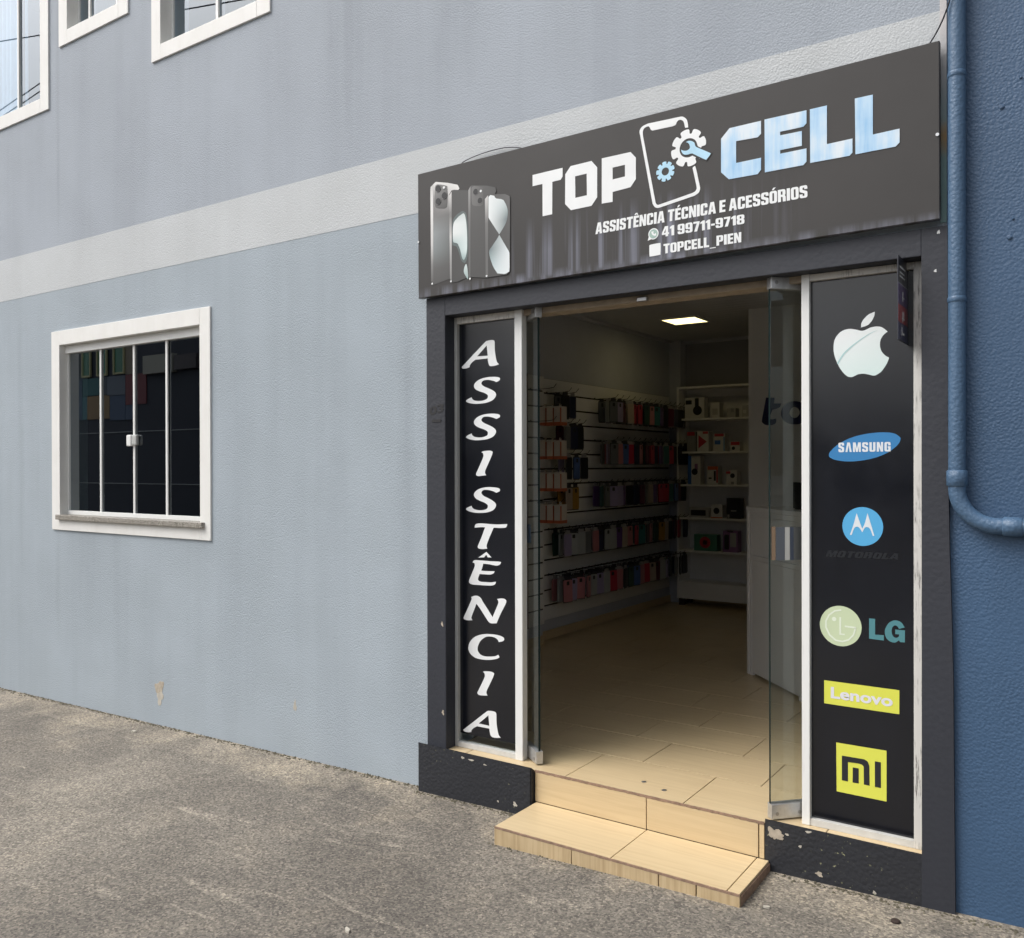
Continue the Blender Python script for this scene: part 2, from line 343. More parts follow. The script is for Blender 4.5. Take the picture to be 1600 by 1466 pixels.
def raw_text(body, offset, shear, space):
    cu = bpy.data.curves.new('text', 'FONT'); cu.body = body; cu.size = 1; cu.offset = offset; cu.shear = shear; cu.space_character = space; cu.resolution_u = 4; cu.fill_mode = 'FRONT'
    o = bpy.data.objects.new('text', cu); col.objects.link(o); bpy.context.view_layer.update()
    me = o.evaluated_get(bpy.context.evaluated_depsgraph_get()).to_mesh()
    v = [tuple(x.co[:2]) for x in me.vertices]; f = [tuple(p.vertices) for p in me.polygons]
    o.to_mesh_clear(); bpy.data.objects.remove(o); bpy.data.curves.remove(cu); return v, f
def text(name, body, quad, y, mat, parent, offset=.0, shear=0, space=1):
    global _H
    if _H is None: _H = max(p[1] for p in raw_text('H', 0, 0, 1)[0])
    v, f = raw_text(body, offset, shear, space)
    x0 = min(p[0] for p in v); x1 = max(p[0] for p in v); bl, br, tl, tr_ = [Vector(q_)/1000 for q_ in quad]; out = []
    for a, b in v:
        u = (a-x0)/(x1-x0); s = (b+offset)/(_H+2*offset); p = bl.lerp(br, u).lerp(tl.lerp(tr_, u), s); out.append((p.x, y, p.y))
    bm = bmesh.new(); vv = [bm.verts.new(p) for p in out]
    for q_ in f:
        try: bm.faces.new([vv[i] for i in q_])
        except ValueError: pass
    for fc in bm.faces:
        fc.normal_update()
        if fc.normal.y > 0: fc.normal_flip()
    me = bpy.data.meshes.new(name); bm.to_mesh(me); bm.free(); me.materials.append(mat)
    o = bpy.data.objects.new(name, me); col.objects.link(o); attach(o, parent); return o
def _oct(x0, x1, y0, y1, c): return [(x0+c, y0), (x1-c, y0), (x1-.3*c, y0+.3*c), (x1, y0+c), (x1, y1-c), (x1-.3*c, y1-.3*c), (x1-c, y1), (x0+c, y1), (x0+.3*c, y1-.3*c), (x0, y1-c), (x0, y0+c), (x0+.3*c, y0+.3*c)]
_R = lambda a, b, c, d: [(a, c), (b, c), (b, d), (a, d)]
def _S(w=9): return [[(0, 2), (.6, .6), (2, 0), (w-2, 0), (w-.6, .6), (w, 2), (w, 6), (w-.6, 7.2), (3.5, 9.3), (3.5, 11.3), (4, 11.7), (w-4, 11.7), (w-3.5, 11.3), (w-3.5, 9.7), (w, 9.7), (w, 12), (w-.6, 13.4), (w-2, 14), (2, 14), (.6, 13.4), (0, 12), (0, 8.2), (.6, 7), (w-3.5, 5), (w-3.5, 2.7), (w-4, 2.3), (4, 2.3), (3.5, 2.7), (3.5, 4.5), (0, 4.5)]]
_C = [(0, 2.2), (.6, .6), (2.2, 0), (6.8, 0), (8.4, .6), (9, 2.2), (9, 5.2), (5.4, 5.2), (5.4, 2.7), (5, 2.3), (4, 2.3), (3.6, 2.7), (3.6, 11.3), (4, 11.7), (5, 11.7), (5.4, 11.3), (5.4, 9), (9, 9), (9, 11.8), (8.4, 13.4), (6.8, 14), (2.2, 14), (.6, 13.4), (0, 11.8)]
_O = [_oct(0, 9, 0, 14, 2.2), _oct(3.5, 5.5, 2.4, 11.6, .5)]
_P = [[(0, 0), (3.6, 0), (3.6, 5), (6.8, 5), (8.4, 5.6), (9, 7.2), (9, 11.8), (8.4, 13.4), (6.8, 14), (0, 14)], _R(3.6, 5.5, 7.3, 11.7)]
_NINE = [[(0, 2.2), (.6, .6), (2.2, 0), (6.8, 0), (8.4, .6), (9, 2.2), (9, 11.8), (8.4, 13.4), (6.8, 14), (2.2, 14), (.6, 13.4), (0, 11.8), (0, 7.2), (.6, 5.7), (2.2, 5.2), (5.5, 5.2), (5.5, 2.7), (5.1, 2.3), (3.9, 2.3), (3.5, 2.7), (3.5, 4), (0, 4)], _oct(3.5, 5.5, 7.3, 11.7, .5)]
_A = [[(0, 0), (3.4, 0), (3.9, 2.6), (6.1, 2.6), (6.6, 0), (10, 0), (7.3, 14), (2.7, 14)], [(4.3, 5), (5.7, 5), (5, 10.6)]]
_E = [[(0, 0), (7.6, 0), (7.6, 2.7), (3.6, 2.7), (3.6, 5.8), (7.1, 5.8), (7.1, 8.4), (3.6, 8.4), (3.6, 11.3), (7.6, 11.3), (7.6, 14), (0, 14)]]
GLY = {'A': (10, [_A]), 'S': (9, [_S()]), 'I': (3.8, [[_R(0, 3.8, 0, 14)]]), 'T': (8.8, [[[(2.6, 0), (6.2, 0), (6.2, 11.2), (8.8, 11.2), (8.8, 14), (0, 14), (0, 11.2), (2.6, 11.2)]]]),
 'E': (7.6, [_E]), '\u00ca': (7.6, [_E, [[(1, 15), (3, 15), (3.8, 16), (4.6, 15), (6.6, 15), (5, 17.4), (2.6, 17.4)]]]), '\u00c9': (7.6, [_E, [[(2.4, 15), (4.4, 15), (7, 17.6), (4, 17.6)]]]),
 'N': (9.4, [[[(0, 0), (3.2, 0), (3.2, 7.4), (5.8, 0), (9.4, 0), (9.4, 14), (6.2, 14), (6.2, 6.8), (3.6, 14), (0, 14)]]]), 'C': (9, [[_C]]), 'O': (9, [_O]), '\u00d3': (9, [_O, [[(3, 15), (5, 15), (7.6, 17.6), (4.6, 17.6)]]]),
 'R': (9.4, [[[(0, 0), (3.6, 0), (3.6, 5.6), (4.9, 5.6), (5.6, 5), (5.8, 0), (9.3, 0), (9.1, 5.4), (8.2, 7), (9, 8.4), (9, 11.8), (8.4, 13.4), (6.8, 14), (0, 14)], _R(3.6, 5.5, 8, 11.7)]]), 'P': (9, [_P]), 'L': (7.2, [[[(0, 0), (7.2, 0), (7.2, 2.8), (3.6, 2.8), (3.6, 14), (0, 14)]]]),
 '4': (9.4, [[[(4.8, 0), (8.2, 0), (8.2, 2.6), (9.4, 2.6), (9.4, 5.2), (8.2, 5.2), (8.2, 14), (3.9, 14), (0, 5.4), (0, 2.6), (4.8, 2.6)], [(2.7, 5.2), (4.8, 5.2), (4.8, 10.4)]]]), '1': (5.6, [[[(2, 0), (5.6, 0), (5.6, 14), (2.9, 14), (0, 11.8), (0, 9.4), (2, 10.2)]]]),
 '9': (9, [_NINE]), '7': (7.8, [[[(1, 0), (4.7, 0), (7.8, 11.6), (7.8, 14), (0, 14), (0, 11.2), (4.2, 11.2)]]]), '8': (9, [[[(0, 2.2), (.6, .6), (2.2, 0), (6.8, 0), (8.4, .6), (9, 2.2), (9, 5.8), (8, 7.2), (9, 8.5), (9, 11.8), (8.4, 13.4), (6.8, 14), (2.2, 14), (.6, 13.4), (0, 11.8), (0, 8.5), (1, 7.2), (0, 5.8)], _oct(3.5, 5.5, 2.4, 5.9, .5), _oct(3.5, 5.5, 8.4, 11.6, .5)]]),
 '-': (4.6, [[_R(0, 4.6, 4.6, 7.4)]]), '_': (8, [[_R(0, 8, -2.6, -1.4)]]), '\u039b': (9.6, [[[(0, 0), (3, 0), (4.8, 10), (6.6, 0), (9.6, 0), (6.9, 14), (2.7, 14)]]]),
 'M': (12, [[[(0, 0), (3, 0), (3, 8.4), (4.6, 0), (7.4, 0), (9, 8.4), (9, 0), (12, 0), (12, 14), (7.9, 14), (6, 5), (4.1, 14), (0, 14)]]]), 'U': (9, [[[(0, 2.2), (.6, .6), (2.2, 0), (6.8, 0), (8.4, .6), (9, 2.2), (9, 14), (5.5, 14), (5.5, 2.7), (5.1, 2.3), (3.9, 2.3), (3.5, 2.7), (3.5, 14), (0, 14)]]]),
 'G': (9, [[[(0, 2.2), (.6, .6), (2.2, 0), (9, 0), (9, 7.6), (4.8, 7.6), (4.8, 5.3), (5.6, 5.3), (5.6, 2.7), (5.2, 2.3), (3.9, 2.3), (3.5, 2.7), (3.5, 11.3), (3.9, 11.7), (5.1, 11.7), (5.5, 11.3), (5.5, 9), (9, 9), (9, 11.8), (8.4, 13.4), (6.8, 14), (2.2, 14), (.6, 13.4), (0, 11.8)]]])}
def block_text(name, body, quad, y, mat, parent, gap=1.0, space=3.4, shear=0.0, thin=None):
    bl, br, tl, tr_ = [Vector(q_)/1000 for q_ in quad]; x = 0; gl = []
    for ch in body:
        if ch == ' ': x += space; continue
        w_, parts = GLY[ch]; gl += [[[(px+x+py*shear, py) for px, py in c] for c in p] for p in parts]; x += w_+gap
    W_ = x-gap+14*shear; out = []
    for p in gl: out.append([[(lambda v: Vector((v.x, v.y)))(bl.lerp(br, a/W_).lerp(tl.lerp(tr_, a/W_), b/14)) for a, b in c] for c in p])
    return sheet(name, out, y, mat, parent)
def blob(name, cx, cz, rx, rz, y, mat, parent, seed, n=30, rough=.36):
    R = random.Random(seed); ph = [R.uniform(0, 6.28) for _ in range(4)]; pts = []
    for k in range(n):
        a = 2*math.pi*k/n; r = 1+rough*(math.sin(2*a+ph[0])*.5+math.sin(3*a+ph[1])*.5+math.sin(5*a+ph[2])*.35)+R.uniform(-.16, .16)
        pts.append(Vector((cx+math.cos(a)*rx*r, cz+math.sin(a)*rz*r)))
    bm = bmesh.new(); f_ = [bm.verts.new((p.x, y, p.y)) for p in pts]; b_ = [bm.verts.new((p.x, y+.004, p.y)) for p in pts]
    bm.faces.new(f_)
    for k in range(n): bm.faces.new((f_[k], f_[(k+1) % n], b_[(k+1) % n], b_[k]))
    return mk(name, bm, mat, parent)
def wall_grid(xs, zs, y0, y1, holes):       # wall slab with rectangular openings, one clean skin
    bm = bmesh.new(); V = {}
    def v(x, y, z_):
        k = (round(x, 4), round(y, 4), round(z_, 4))
        if k not in V: V[k] = bm.verts.new(k)
        return V[k]
    xs = sorted(set(xs) | {h[0] for h in holes} | {h[1] for h in holes}); zs = sorted(set(zs) | {h[2] for h in holes} | {h[3] for h in holes})
    solid = lambda i, j: 0 <= i < len(xs)-1 and 0 <= j < len(zs)-1 and not any(h[0] < (xs[i]+xs[i+1])/2 < h[1] and h[2] < (zs[j]+zs[j+1])/2 < h[3] for h in holes)
    for i in range(len(xs)-1):
        for j in range(len(zs)-1):
            if not solid(i, j): continue
            a, b, c, d = xs[i], xs[i+1], zs[j], zs[j+1]
            bm.faces.new((v(a, y0, c), v(b, y0, c), v(b, y0, d), v(a, y0, d))); bm.faces.new((v(a, y1, d), v(b, y1, d), v(b, y1, c), v(a, y1, c)))
            if not solid(i-1, j): bm.faces.new((v(a, y0, d), v(a, y1, d), v(a, y1, c), v(a, y0, c)))
            if not solid(i+1, j): bm.faces.new((v(b, y0, c), v(b, y1, c), v(b, y1, d), v(b, y0, d)))
            if not solid(i, j-1): bm.faces.new((v(a, y0, c), v(a, y1, c), v(b, y1, c), v(b, y0, c)))
            if not solid(i, j+1): bm.faces.new((v(b, y0, d), v(b, y1, d), v(a, y1, d), v(a, y0, d)))
    return bm
